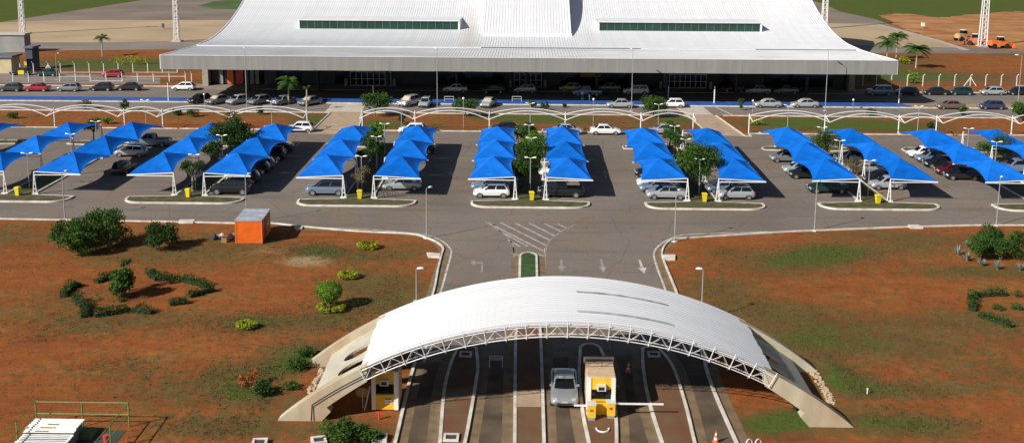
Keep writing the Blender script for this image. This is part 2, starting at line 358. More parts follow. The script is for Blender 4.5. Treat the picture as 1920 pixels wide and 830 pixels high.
def far_grass(x, y):
    a = G(0, 42); b = G(272, 0)
    s_ = (b.x-a.x)*(y-a.y)-(b.y-a.y)*(x-a.x)
    g = 0.
    if x < -20 and s_ > 0: g = 1.
    lx = np.interp(x, [60, 100, 150, 220, 900], [322, 312, 335, 352, 360])
    if x > 40: g = max(g, min(1., max(0., (y-lx)/18)))
    return g
def make_ground():
    core_x = np.concatenate([np.arange(-230, -60, 2.), np.arange(-60, 60, .8), np.arange(60, 230.1, 2.)]); core_y = np.concatenate([np.arange(46, 110, .8), np.arange(110, 470.1, 1.6)])
    xs = np.concatenate([[-5000, -2500, -1200, -600, -350], core_x, [350, 600, 1200, 2500, 5000]])
    ys = np.concatenate([[-300, -60, 20], core_y, [520, 620, 800, 1200, 2000, 3500, 6000]])
    X, Y = np.meshgrid(xs, ys)
    g = np.zeros_like(X)
    for px, py, rx, ry, am in BLOBS:
        c = G(px, py); g += am*np.exp(-((X-c.x)/rx)**2-((Y-c.y)/ry)**2)
    m = Y > 225
    for (i, j) in zip(*np.nonzero(m)): g[i, j] = max(g[i, j], far_grass(X[i, j], Y[i, j])*1.15)
    g = np.clip(g, 0, 1.2)
    nx, ny = len(xs), len(ys)
    V = np.stack([X.ravel(), Y.ravel(), np.zeros(X.size)], 1)
    idx = np.arange(nx*ny).reshape(ny, nx)
    Fq = np.stack([idx[:-1, :-1].ravel(), idx[:-1, 1:].ravel(), idx[1:, 1:].ravel(), idx[1:, :-1].ravel()], 1)
    me = bpy.data.meshes.new('ground'); me.from_pydata(V.tolist(), [], Fq.tolist())
    at = me.attributes.new('grass', 'FLOAT', 'POINT'); at.data.foreach_set('value', g.ravel().astype(np.float32))
    sd = np.zeros_like(X)
    for px, py, rx, ry, am in [(572, 490, 2.2, 1.5, 1.2), (500, 470, 1.8, 1.3, .55), (540, 470, 1.0, .5, .5), (625, 465, .7, .3, .6), (1700, 424, 1.6, .5, .8), (1550, 700, .5, 1.5, .5), (690, 770, 2, .8, .4)]:
        c = G(px, py); sd += am*np.exp(-((X-c.x)/rx)**2-((Y-c.y)/ry)**2)
    at = me.attributes.new('sand', 'FLOAT', 'POINT'); at.data.foreach_set('value', sd.ravel().astype(np.float32))
    m = bpy.data.materials.new('red_soil_and_grass'); m.use_nodes = True; N = m.node_tree; L = N.links; p = N.nodes['Principled BSDF']
    p.inputs['Roughness'].default_value = .95; p.inputs['Specular IOR Level'].default_value = .08
    geo = N.nodes.new('ShaderNodeNewGeometry')
    def nz(scale, det, rough=.6, dist=0.):
        n = N.nodes.new('ShaderNodeTexNoise'); n.inputs['Scale'].default_value = scale; n.inputs['Detail'].default_value = det
        n.inputs['Roughness'].default_value = rough; n.inputs['Distortion'].default_value = dist; L.new(geo.outputs['Position'], n.inputs['Vector']); return n.outputs['Fac']
    def ramp(fac, stops):
        r = N.nodes.new('ShaderNodeValToRGB'); e = r.color_ramp.elements
        while len(e) < len(stops): e.new(.5)
        for el, (pos, c) in zip(e, stops): el.position = pos; el.color = (*c, 1)
        L.new(fac, r.inputs['Fac']); return r.outputs['Color']
    def math_(op, a, b):
        n = N.nodes.new('ShaderNodeMath'); n.operation = op
        for i, q in enumerate((a, b)):
            if isinstance(q, (int, float)): n.inputs[i].default_value = q
            else: L.new(q, n.inputs[i])
        return n.outputs[0]
    def mix(f, a, b):
        n = N.nodes.new('ShaderNodeMix'); n.data_type = 'RGBA'; L.new(f, n.inputs['Factor']); L.new(a, n.inputs['A']); L.new(b, n.inputs['B']); return n.outputs['Result']
    big = nz(.11, 6, .62, .6); med = nz(.42, 9, .68, .5); fine = nz(3.4, 8, .72)
    mot = nz(1.25, 7, .68, .3)
    mpn = N.nodes.new('ShaderNodeMapping'); mpn.inputs['Rotation'].default_value = (0, 0, .35); mpn.inputs['Scale'].default_value = (.22, 1.1, 1); L.new(geo.outputs['Position'], mpn.inputs['Vector'])
    stn = N.nodes.new('ShaderNodeTexNoise'); stn.inputs['Scale'].default_value = .55; stn.inputs['Detail'].default_value = 8; stn.inputs['Roughness'].default_value = .68; L.new(mpn.outputs[0], stn.inputs['Vector']); streak = stn.outputs['Fac']
    soil = ramp(math_('ADD', math_('ADD', math_('MULTIPLY', big, .25), math_('MULTIPLY', med, .35)), math_('MULTIPLY', streak, .40)),
                [(.34, (.115, .050, .025)), (.42, (.215, .072, .025)), (.50, (.31, .093, .025)), (.57, (.395, .130, .033)), (.67, (.44, .19, .07))])
    fm = N.nodes.new('ShaderNodeMix'); fm.data_type = 'RGBA'; fm.blend_type = 'MULTIPLY'; fm.inputs['Factor'].default_value = 1.; L.new(soil, fm.inputs['A']); L.new(ramp(fine, [(.30, (.62, .60, .58)), (.52, (1, 1, 1)), (.72, (1.18, 1.2, 1.2))]), fm.inputs['B']); soil = fm.outputs['Result']
    grassc = ramp(math_('ADD', math_('MULTIPLY', med, .5), math_('MULTIPLY', fine, .5)), [(.32, (.072, .050, .022)), (.5, (.115, .083, .030)), (.66, (.175, .120, .045))])
    lush = ramp(fine, [(.3, (.030, .060, .012)), (.7, (.092, .150, .030))])
    ga = N.nodes.new('ShaderNodeAttribute'); ga.attribute_name = 'grass'
    lushf = ramp(math_('ADD', ga.outputs['Fac'], math_('MULTIPLY', math_('SUBTRACT', med, .5), .9)), [(.72, (0, 0, 0)), (1.08, (1, 1, 1))])
    gcol = mix(lushf, grassc, lush)
    k = math_('ADD', math_('ADD', math_('MULTIPLY', ga.outputs['Fac'], .80), math_('MULTIPLY', math_('SUBTRACT', big, .48), 1.25)), math_('ADD', math_('ADD', math_('MULTIPLY', math_('SUBTRACT', med, .48), 1.5), math_('MULTIPLY', math_('SUBTRACT', streak, .48), 1.2)), math_('ADD', math_('MULTIPLY', math_('SUBTRACT', fine, .5), 1.5), math_('MULTIPLY', math_('SUBTRACT', mot, .5), 2.3))))
    gf = ramp(k, [(-.0, (0, 0, 0)), (.55, (.92, .92, .92))])
    c = mix(gf, soil, gcol)
    pa = N.nodes.new('ShaderNodeAttribute'); pa.attribute_name = 'sand'
    sandf = ramp(math_('ADD', pa.outputs['Fac'], math_('MULTIPLY', math_('SUBTRACT', med, .5), 1.4)), [(.25, (0, 0, 0)), (.95, (.85, .85, .85))])
    c = mix(sandf, c, ramp(fine, [(.3, (.30, .21, .11)), (.7, (.42, .31, .17))]))
    L.new(c, p.inputs['Base Color'])
    bp = N.nodes.new('ShaderNodeBump'); bp.inputs['Strength'].default_value = .55; bp.inputs['Distance'].default_value = .16
    L.new(math_('ADD', math_('MULTIPLY', fine, .6), math_('MULTIPLY', med, .6)), bp.inputs['Height']); L.new(bp.outputs['Normal'], p.inputs['Normal'])
    me.materials.append(m); MATS['soil'] = m
    tag(put('ground', me), None, None, kind='structure')
    return g, xs, ys
make_ground()
M_soil = MATS['soil']
M_soilflat = mat('median_soil', (.20, .075, .032), .95, var=.25, scale=.8, bump=.3, bscale=6, detail=9, world_co=True, col2=(.15, .09, .042))
M_turf = mat('island_turf', (.045, .070, .016), .95, var=.3, scale=1.2, bump=.5, bscale=6, detail=9, world_co=True, col2=(.13, .095, .035))
M_turf2 = mat('green_turf', (.032, .075, .014), .95, var=.3, scale=1.2, bump=.5, bscale=6, detail=9, world_co=True)

# roads ------------------------------------------------------------
left_outer = GP([(560, 425), (700, 431), (792, 439), (827, 451), (843, 465), (846, 475), (838, 505), (826, 548), (806, 610), (795, 680)])
left_inner = GP([(509, 419), (596, 428), (682, 435), (769, 439), (804, 448), (824, 458), (831, 467), (828, 478), (821, 507), (813, 548), (792, 610), (778, 680)])
right_outer = GP([(1440, 434), (1304, 439), (1272, 442), (1249, 451), (1232, 464), (1226, 478), (1232, 501), (1246, 539), (1272, 610), (1300, 660)])
right_inner = GP([(1440, 437), (1300, 446), (1264, 449), (1249, 458), (1242, 470), (1242, 481), (1249, 501), (1267, 545), (1290, 610), (1316, 660)])
LO = arc_pts(left_outer, 4); RO = arc_pts(right_outer, 4); LI = arc_pts(left_inner, 4); RI = arc_pts(right_inner, 4)
lk = arc_pts(GP([(778, 680), (762, 740), (736, 850), (700, 960)]), 5); rk = arc_pts(GP([(1316, 660), (1335, 725), (1385, 840), (1440, 960)]), 5)
road = [Vector((-125, 108)), G(0, 410), G(350, 416), G(470, 419)]+LO+[Vector((-5.9, 67.0)), Vector((-7.9, 48)), Vector((13.2, 48)), Vector((10.2, 67))]+RO[::-1]+[G(1500, 433), G(1700, 425), G(1830, 422), G(1920, 422), Vector((125, 105)), Vector((125, 150.2)), Vector((-125, 150.2))]
struct('road', MB().flat(road, .010), M_asph)
# lanes through the gate
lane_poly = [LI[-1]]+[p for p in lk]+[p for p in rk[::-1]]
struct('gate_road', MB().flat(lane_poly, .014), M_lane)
struct('street', MB().flat([(-125, 164.6), (125, 164.6), (125, 189.6), (-125, 189.6)], .008), M_asph2)
m = MB(); m.ribbon([p for p in LO], -.09, .09, .014, .014); struct('road_marking', m, M_line)
m = MB(); m.ribbon([p for p in RO], -.09, .09, .014, .014); struct('road_marking', m, M_line)
m = MB(); m.ribbon(LO, -1.05, -.1, .012, .012); struct('gutter', m, M_gutter)
m = MB(); m.ribbon(RO, .1, 1.0, .012, .012); struct('gutter', m, M_gutter)
def kerb(path, w=.16, h=.13, z=0.): m_ = MB(); m_.ribbon(path, -w/2, w/2, z-.02, h); return struct('kerb', m_, M_kerb)
kerb([Vector((-125, 107.6)), G(0, 411), G(350, 417), G(470, 420)]+LI)
kerb(lk, .2); kerb(rk, .2)
kerb(RI[::-1]+[G(1440, 436), G(1500, 434), G(1700, 426), G(1830, 423), G(1920, 423), Vector((125, 104.7))][1:])
# islands between the gate lanes
def island(edge_l, edge_r, name, top, cap_n=True, h=.14):
    el, er = arc_pts(GP(edge_l), 5), arc_pts(GP(edge_r), 5)
    path = el[:]
    if cap_n:
        a, b = el[-1], er[-1]; c = (a+b)/2; r = (b-a).length/2
        for k in range(1, 8):
            t = pi-pi*k/8; path.append(Vector((c.x+cos(t)*r, c.y+sin(t)*r*(1.5 if r > .7 else .7))))
    path += er[::-1]
    o = struct(name, MB().prism([(p.x, p.y) for p in path], -.02, h-.03), top)
    kerb(path, .20, h)
    return el, er
A = island([(820, 900), (825, 830), (833, 735), (845, 685), (858, 655)], [(850, 900), (872, 830), (892, 720), (896, 690), (893, 655)], 'median', M_soilflat)
B = island([(963, 900), (965, 830), (967, 640), (973, 560), (975, 482)], [(1022, 900), (1020, 830), (1014, 640), (1008, 560), (1006, 482)], 'median', M_soilflat)
C = island([(1118, 900), (1104, 830), (1092, 770), (1086, 700), (1088, 660)], [(1150, 900), (1156, 830), (1152, 750), (1140, 690), (1126, 656)], 'median', M_soilflat)
D = island([(1270, 900), (1241, 830), (1215, 745), (1206, 690), (1205, 655)], [(1322, 900), (1302, 830), (1285, 760), (1262, 690), (1238, 658)], 'median', M_soilflat)
struct('turf', MB().prism([G(976, 560), G(977, 481), G(991, 475), G(1005, 481), G(1005, 560)], .05, .135), M_turf2)
for e, s_ in ((A[0], 1), (A[1], -1), (B[0], 1), (B[1], -1), (C[0], 1), (C[1], -1), (D[0], 1), (D[1], -1)):
    m = MB(); m.ribbon(e, .12*s_, .75*s_, .018, .018); struct('gutter', m, M_gutter)
m = MB(); m.ribbon(lk, .12, .7, .018, .018); struct('gutter', m, M_gutter)
m = MB(); m.ribbon(rk, .12, .8, .018, .018); struct('gutter', m, M_gutter)
m = MB(); m.prism([G(835, 732), G(893, 726), G(890, 748), G(833, 752)], .1, .118); struct('pavement', m, M_gutter)
m = MB(); m.prism([G(969, 735), G(1013, 735), G(1014, 765), G(968, 765)], .1, .118); struct('pavement', m, M_path)

# hatching, arrows and stall lines ---------------------------------
def stripe(a, b, w=.12, mt=None, z=.0145):
    a, b = Vector((a[0], a[1])), Vector((b[0], b[1])); d = (b-a).normalized(); n = Vector((-d.y, d.x))*w/2
    return struct('road_marking', MB().flat([a+n, b+n, b-n, a-n], z), mt or M_line)
hl = GP([(910, 416), (932, 430), (950, 444), (962, 462), (964, 512)]); hr = GP([(1079, 421), (1055, 433), (1035, 447), (1024, 465), (1022, 512)])
m = MB(); m.ribbon(arc_pts(hl, 4), -.07, .07, .0145, .0145); struct('road_marking', m, M_line2)
m = MB(); m.ribbon(arc_pts(hr, 4), -.07, .07, .0145, .0145); struct('road_marking', m, M_line2)
for (a, b) in [((914, 417), (1018, 470)), ((938, 417), (1024, 460)), ((966, 418), (1030, 450)), ((992, 418), (1040, 442)), ((1020, 419), (1052, 434)), ((1046, 420), (1066, 429)), ((935, 432), (990, 462)), ((952, 450), (975, 462))]:
    stripe(G(*a), G(*b), .22, mat('hatch_paint', (.40, .365, .325), .85, var=.3, scale=2, detail=9, world_co=True))
for y in (476, 484, 492, 500, 508):
    stripe(G(964, y), G(974, y+3), .14); stripe(G(1008, y), G(1021, y+4), .14)
stripe(G(962, 463), G(964, 475), .12); stripe(G(1022, 465), G(1021, 475), .12)
def arrow(pts, mt): struct('road_marking', MB().flat([(p.x, p.y) for p in pts], .0146), mt)
def down_arrow(px0, y0, px1, y1, mt):
    a, b = G(px0, y0), G(px1, y1); d = (b-a); L_ = d.length; d.normalize(); n = Vector((-d.y, d.x, 0))
    k = a+d*(L_*.58); w1, w2 = .11, .36
    arrow([a+n*w1, k+n*w1, k+n*w2, b, k-n*w2, k-n*w1, a-n*w1], mt)
down_arrow(1052, 486, 1054, 509, M_line2); down_arrow(1127, 485, 1132, 511, M_line2); down_arrow(1199, 487, 1208, 513, M_line)
q = lambda x, y: G(x, y)
arrow([q(901, 511), q(903, 494), q(890, 494), q(890, 498), q(881, 491), q(890, 487), q(890, 490), q(906, 491), q(905, 511)], M_line2)
down_arrow(846, 316, 843, 330, M_line2); down_arrow(1137, 334, 1133, 319, M_line2)
stripe(G(1475, 408), G(1530, 409), .12, M_line2)

GC = [-72.2+18.17*i for i in range(9)]      # island centres
BAY = 9.03; Y0 = 112.6
for gi, gx in enumerate(GC):
    if gi in (0, 8): continue
    for s_ in (-1, 1):
        for k in range(12):
            y = Y0+.3+k*2.42
            if s_ < 0 and gi == 1: continue
            stripe((gx+s_*2.2, y), (gx+s_*6.5, y), .10, M_line2)
stripe((-30, 146.6), (66, 146.6), .1, M_line2)

# parking islands: front cap, strip, rear cap
def rounded(x0, x1, y0, y1, r, n=5):
    out = []
    for cx, cy, a0 in ((x1-r, y0+r, -pi/2), (x1-r, y1-r, 0), (x0+r, y1-r, pi/2), (x0+r, y0+r, pi)):
        for k in range(n+1): t = a0+pi/2*k/n; out.append(Vector((cx+cos(t)*r, cy+sin(t)*r)))
    return out
for gi, gx in enumerate(GC):
    yf = 109.0 if abs(gi-4) < 2 else 109.5
    front = [Vector((gx-6.1, yf+2.4))]
    for k in range(0, 9): t = pi+pi/2*k/8; front.append(Vector((gx-4.3+cos(t)*1.8, yf+1.6+sin(t)*1.6)))
    for k in range(0, 9): t = 1.5*pi+pi/2*k/8; front.append(Vector((gx+4.3+cos(t)*1.8, yf+1.6+sin(t)*1.6)))
    front.append(Vector((gx+6.1, yf+2.4)))
    body = front+[Vector((gx+1.5, yf+2.9)), Vector((gx+1.5, 138.6)), Vector((gx+6.0, 139.2)), Vector((gx+6.0, 140.4)), Vector((gx+5, 141.2)), Vector((gx-5, 141.2)), Vector((gx-6.0, 140.4)), Vector((gx-6.0, 139.2)), Vector((gx-1.5, 138.6)), Vector((gx-1.5, yf+2.9))]
    struct('turf', MB().prism([(p.x, p.y) for p in body], -.02, .11), M_turf)
    m = MB(); m.ribbon(front, -.12, .12, -.02, .17); struct('kerb', m, M_kerb)
    m = MB(); m.ribbon(body[len(front)-1:]+[body[0]], -.08, .08, -.02, .14); struct('kerb', m, M_kerb)

# strip with the arched frames, walkways
kerb([Vector((-125, 151.0)), Vector((-30.0, 150.4))], .18); kerb([Vector((-23.4, 150.3)), Vector((25.4, 150.3))], .18); kerb([Vector((31.0, 150.3)), Vector((125, 151.4))], .18)
kerb([Vector((-125, 164.5)), Vector((-30.2, 164.5))], .18); kerb([Vector((-25.0, 164.5)), Vector((24.6, 164.5))], .18); kerb([Vector((30.0, 164.5)), Vector((125, 164.5))], .18)
kerb([Vector((-30.0, 148.0)), Vector((-30.0, 164.5))], .16); kerb([Vector((-23.4, 148.2)), Vector((-25.0, 164.5))], .16); kerb([Vector((25.4, 150.2)), Vector((24.6, 164.5))], .16)
kerb([Vector((31.0, 150.2)), Vector((31.0, 148.3)), Vector((30.2, 148.3)), Vector((28.9, 164.5))], .16)
struct('walkway', MB().flat([(-29.9, 147.6), (-23.5, 147.6), (-25.1, 165), (-30.1, 165)], .013), M_path)
struct('walkway', MB().flat([(25.5, 149.2), (30.1, 148.4), (28.8, 165), (24.7, 165)], .013), M_path)
struct('crossing', MB().flat([(-31.0, 165.2), (-25.4, 165.2), (-25.8, 172.7), (-31.2, 172.7)], .014), M_path2)
struct('crossing', MB().flat([(24.5, 165.2), (28.6, 165.2), (28.2, 172.7), (23.6, 172.7)], .014), M_path2)
stripe((30.2, 172.5), (31.6, 165.2), .3)

# blue platform in front of the terminal
struct('pavement', MB().prism([(-125, 173.25), (60.0, 173.25), (62, 174.3), (61, 177.2), (-125, 177.2)], -.02, .15), M_blue)
m = MB(); m.ribbon([Vector((-125, 173.1)), Vector((125, 173.1))], -.15, .15, -.02, .16); struct('kerb', m, M_kerb)
struct('pavement', MB().prism([(62.2, 173.3), (125, 173.3), (125, 177.0), (61.4, 177.0)], -.02, .13), mat('bare_strip', (.34, .20, .10), .9, var=.3, scale=.1, detail=7, world_co=True, col2=(.40, .30, .17)))
struct('pavement', MB().prism([(-60, 187), (60, 187), (60, 192), (-60, 192)], -.02, .14), M_walk)
m = MB(); m.ribbon([Vector((-125, 189.7)), Vector((-60, 189.7))], -.14, .14, -.02, .15); struct('kerb', m, M_kerb)
m = MB(); m.ribbon([Vector((60, 189.7)), Vector((125, 189.7))], -.14, .14, -.02, .15); struct('kerb', m, M_kerb)
struct('service_lot', MB().flat([G(0, 156), G(300, 158), G(300, 146), G(110, 138), G(0, 134), Vector((-160, 205)), Vector((-150, 192))], .008), M_service)

# airfield behind the terminal
P_ = lambda l: [(v.x, v.y) for v in GP(l)]
struct('taxiway', MB().flat(P_([(0, 42), (272, 0), (300, -6), (470, -6), (470, 84), (0, 84)])+[(-260, 245), (-260, 300)], .004), M_taxi)
struct('airfield_grass', MB().flat(P_([(372, 11), (400, 3), (470, -5), (475, 14), (450, 18), (400, 17)]), .010), mat('far_grass', (.06, .11, .02), .95, var=.25, scale=.08, detail=8, world_co=True))
struct('apron', MB().flat(P_([(-40, 44), (120, 38), (460, 38), (440, 76), (60, 82), (-40, 84)]), .008), M_apron)
struct('service_road', MB().flat(P_([(-40, 84), (60, 80), (460, 79), (460, 92), (60, 95), (-40, 104)]), .012), M_service)
struct('taxiway', MB().flat(P_([(1500, -4), (1545, 8), (1575, 22), (1640, 36), (1700, 58), (1790, 86), (1860, 92), (1925, 93), (2000, 95), (2000, 101), (1650, 100), (1500, 104)]), .004), M_taxi)
struct('bare_earth', MB().flat([(p_.x+random.gauss(0, .5), p_.y+random.gauss(0, .9)) for p_ in arc_pts(GP([(1648, 29), (1700, 26), (1760, 33), (1820, 28), (1925, 24), (1960, 90), (1870, 91), (1795, 85), (1740, 69), (1690, 52), (1650, 31)]), 9)], .006), mat('bare_orange_earth', (.36, .125, .03), .95, var=.2, scale=.11, bump=.4, bscale=1.5, detail=9, world_co=True, col2=(.46, .225, .075)))
struct('apron', MB().flat(P_([(1530, 44), (1640, 45), (1690, 58), (1740, 72), (1800, 90), (1700, 88), (1560, 84), (1510, 74)]), .008), M_apron)
struct('service_road', MB().flat(P_([(1560, 88), (1680, 89), (1820, 92), (1815, 97), (1560, 99)]), .012), M_service)
m = MB(); m.ribbon(GP([(1640, 45), (1700, 60), (1760, 77), (1812, 94)]), -.9, .9, .013, .013); struct('road_marking', m, mat('apron_edge', (.42, .36, .29), .9, var=.12, world_co=True))
for a, b in [((60, 76), (290, 60)), ((450, 86), (470, 75))]:
    pass

# ------------------------------------------------------------------ terminal
PROF = [(173.0, 7.58), (180, 7.36), (186, 7.15), (192.0, 7.02)]
PROF2 = [(192.0, 7.16), (195, 7.10), (198, 7.12), (201, 7.22), (204, 7.48), (208, 8.0), (211, 8.5), (214, 9.1), (218, 10.1), (223, 11.6), (228, 13.4), (234, 16.0), (240, 19.0), (246, 21.8), (252, 23.4)]
PROF2 += [(504-y, z) for y, z in PROF2[-2::-1]]
def roof_z(y): return float(np.interp(y, [p[0] for p in PROF2], [p[1] for p in PROF2]))
def terminal():
    T = thing('airport_terminal', 'long white airport terminal with swept metal roof and grey fascia', 'building', (0, 192, 0))
    off = Vector((0, -192, 0))
    def B(mb, name, mt, smooth=False, par=T):
        mb.v = [(x, y-192, z) for x, y, z in mb.v]
        return mb.build(name, mt, par, smooth)
    X0, X1 = -58.6, 58.7
    def sheet(prof, th, xa=X0, xb=X1):
        ring = [(y, z) for y, z in prof]+[(y, z-th) for y, z in prof[::-1]]
        mb = MB(); mb.loft([[(xa, y, z) for y, z in ring], [(xb, y, z) for y, z in ring]])
        return mb
    low = B(sheet(PROF, .12), 'canopy_roof', M_roofl)
    upp = B(sheet(PROF2, .14), 'upper_roof', M_roof)
    def ribs(prof, name, step, par, xa=X0+.2, xb=X1-.2, h=.05):
        mb = MB(); x = xa
        while x < xb:
            ring = []
            for y, z in prof: ring.append([(x, y, z-.02), (x+.05, y, z-.02), (x+.05, y, z+h), (x, y, z+h)])
            mb.loft(ring); x += step
        return tag(B(mb, name, M_seam, par=par), None, None, kind='stuff')
    r_ = ribs(PROF, 'standing_seams', .47, low); r_.matrix_parent_inverse.identity()
    ribs([p for p in PROF2 if p[0] <= 252], 'standing_seams', .47, upp)
    # flashing along the seam
    mb = MB(); mb.box(X0+1, X1-1, 191.55, 191.95, 7.06, 7.12); B(mb, 'valley_gutter', M_dark)
    for a, b in ((-58, -22), (-22, -8), (20, 40)):
        mb = MB(); mb.box(a, b, 190.7, 191.5, 7.08, 7.2); B(mb, 'flashing', M_roof)
    # fascia panels
    n = 48; wv = (X1-X0)/n
    for i in range(n):
        mb = MB(); dz = random.uniform(-.012, .012)
        mb.box(X0+i*wv+.005, X0+(i+1)*wv-.005, 172.86+random.uniform(-.012, .012), 173.0, 5.38+dz, 7.60+dz*.5); B(mb, 'fascia_panel', M_fascia)
    mb = MB(); mb.box(X0, X1, 172.80, 173.06, 7.60, 7.68); B(mb, 'fascia_cap', M_roof)
    for x0, x1 in ((X0-.12, X0), (X1, X1+.12)):
        mb = MB(); ring = []
        for y, z in [(172.9, 7.6)]+PROF+PROF2[1:11]:
            zb = 5.38 if y <= 180 else max(5.38, z-1.2) if y < 192 else z-.9
            ring.append([(x0, y, zb), (x1, y, zb), (x1, y, z+.12), (x0, y, z+.12)])
        mb.loft(ring); B(mb, 'verge_trim', M_roof)
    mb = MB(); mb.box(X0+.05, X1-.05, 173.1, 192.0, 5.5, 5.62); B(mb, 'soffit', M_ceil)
    # walls
    mb = MB(); mb.box(-56.5, 56.5, 192.0, 192.4, 0, 6.7); mb.box(-57, -56.5, 192, 300, 0, 6.9); mb.box(56.5, 57, 192, 300, 0, 6.9); mb.box(-56.5, 56.5, 300, 300.4, 0, 6.9); B(mb, 'wall', M_fac)
    for x in (-57.2, 56.4):
        mb = MB(); mb.box(x, x+1.0, 190.2, 191.9, 0, 5.5); B(mb, 'end_pier', mat('pier_beige', (.34, .30, .23), .85, var=.1))
    for x in np.arange(-48, 49, 12.0):
        mb = MB(); mb.tube((x, 186.2, 0), (x, 186.2, 5.5), .28, n=12); B(mb, 'column', M_fac2, True)
    # facade panels between the doors
    doors = [(-31.3, -24.1), (-2.2, 2.6), (24.3, 31.7)]
    x = -56
    while x < 56:
        if not any(a-1.6 < x+1 < b+1.6 for a, b in doors):
            mb = MB(); mb.box(x+.04, x+1.96, 191.9, 191.98, .5, 3.0); B(mb, 'shop_window', M_black if int(x/6) % 3 else M_fac2)
            mb = MB(); mb.box(x+.04, x+1.96, 191.88, 191.98, 3.15, 5.3); B(mb, 'facade_panel', M_fac2)
        x += 2
    for a, b in doors:
        mb = MB(); k = max(4, int((b-a)/.9)); w_ = (b-a)/k; y = 191.72
        mb.box(a-.06, b+.06, y, y+.1, 2.55, 2.68); mb.box(a-.06, b+.06, y, y+.1, 1.3, 1.38); mb.box(a-.06, b+.06, y, y+.1, .14, .24)
        for i in range(k+1): mb.box(a+i*w_-.045, a+i*w_+.045, y-.01, y+.11, .14, 2.6)
        fr = B(mb, 'door_frame', M_doorf)
        for i in range(k):
            for z0, z1 in ((.25, 1.29), (1.39, 2.54)):
                mb = MB(); mb.box(a+i*w_+.05, a+(i+1)*w_-.05, y+.04, y+.06, z0, z1); B(mb, 'pane', M_black, par=fr)
        for xx in (a-.9, b+.45):
            mb = MB(); mb.box(xx, xx+.45, 190.9, 191.4, .14, 1.5); B(mb, 'door_pillar', M_wall_g)
    for px, w_, mt in ((410, .7, M_wall_g), (428, 1.1, M_orange), (446, 1.2, M_red), (466, 1.8, M_wall_g), (478, .9, M_wall_g), (505, 2.2, M_wall_d)):
        p = G(px, 163); mb = MB(); mb.box(p.x-w_/2, p.x+w_/2, 191.6, 191.7, .3, 3.0); B(mb, 'poster_panel', mt)
    mb = MB(); mb.box(9.4, 13.0, 191.6, 191.7, 2.0, 3.3); B(mb, 'poster_panel', mat('ochre_panel', (.30, .18, .03), .6, var=.1))
    # clerestory dormers
    for a, b in ((-43.9, -13.3), (13.9, 44.7)):
        yb, z0, z1 = 210.2, 8.2, 10.0
        mb = MB()
        mb.box(a-.35, a, yb-.05, 216.5, z0-.6, z1+.12); mb.box(b, b+.35, yb-.05, 216.5, z0-.6, z1+.12)
        mb.box(a-.35, b+.35, yb-.25, 218.2, z1, z1+.14); mb.box(a-.35, b+.35, yb-.15, yb+.3, z0-.35, z0+.05)
        dm = B(mb, 'dormer', M_roof)
        n = 21; w_ = (b-a)/n
        for i in range(n):
            mb = MB(); mb.box(a+i*w_+.03, a+(i+1)*w_-.03, yb+.08, yb+.12, z0+.05, z1); B(mb, 'pane', M_glassg, par=dm)
            if i:
                mb = MB(); mb.box(a+i*w_-.03, a+i*w_+.03, yb+.02, yb+.1, z0+.05, z1); B(mb, 'mullion', mat('mullion', (.10, .20, .16), .5, var=0), par=dm)
        mb = MB(); mb.box(a, b, yb+.13, yb+.3, z0, z1); B(mb, 'dormer_backing', M_black, par=dm)
    # raised centre block
    yb = 206.0
    blk = [(yb, 8.1), (252, 8.1+.40*(252-yb))]
    ring = [(yb, 8.12), (252, 26.6), (252, 20), (240, 17), (228, 12.4), (214, 8.5), (yb, 7.5)]
    mb = MB(); mb.loft([[(-8.3, y, z) for y, z in ring], [(8.35, y, z) for y, z in ring]]); cb = B(mb, 'raised_roof', M_roof)
    ribs([(yb, 8.12), (252, 26.6)], 'standing_seams', .55, cb, -8.2, 8.3)
    mb = MB(); mb.box(-8.42, 8.47, yb-.08, yb, 7.6, 8.2); B(mb, 'raised_roof_edge', M_roof)
    # staining on the canopy edge is left to weather: two rusty streaks on the sheet
    for px, py, w_ in ((522, 98, 6), (690, 99, 9)):
        p = G(px, py, 7.4)
    return T
terminal()
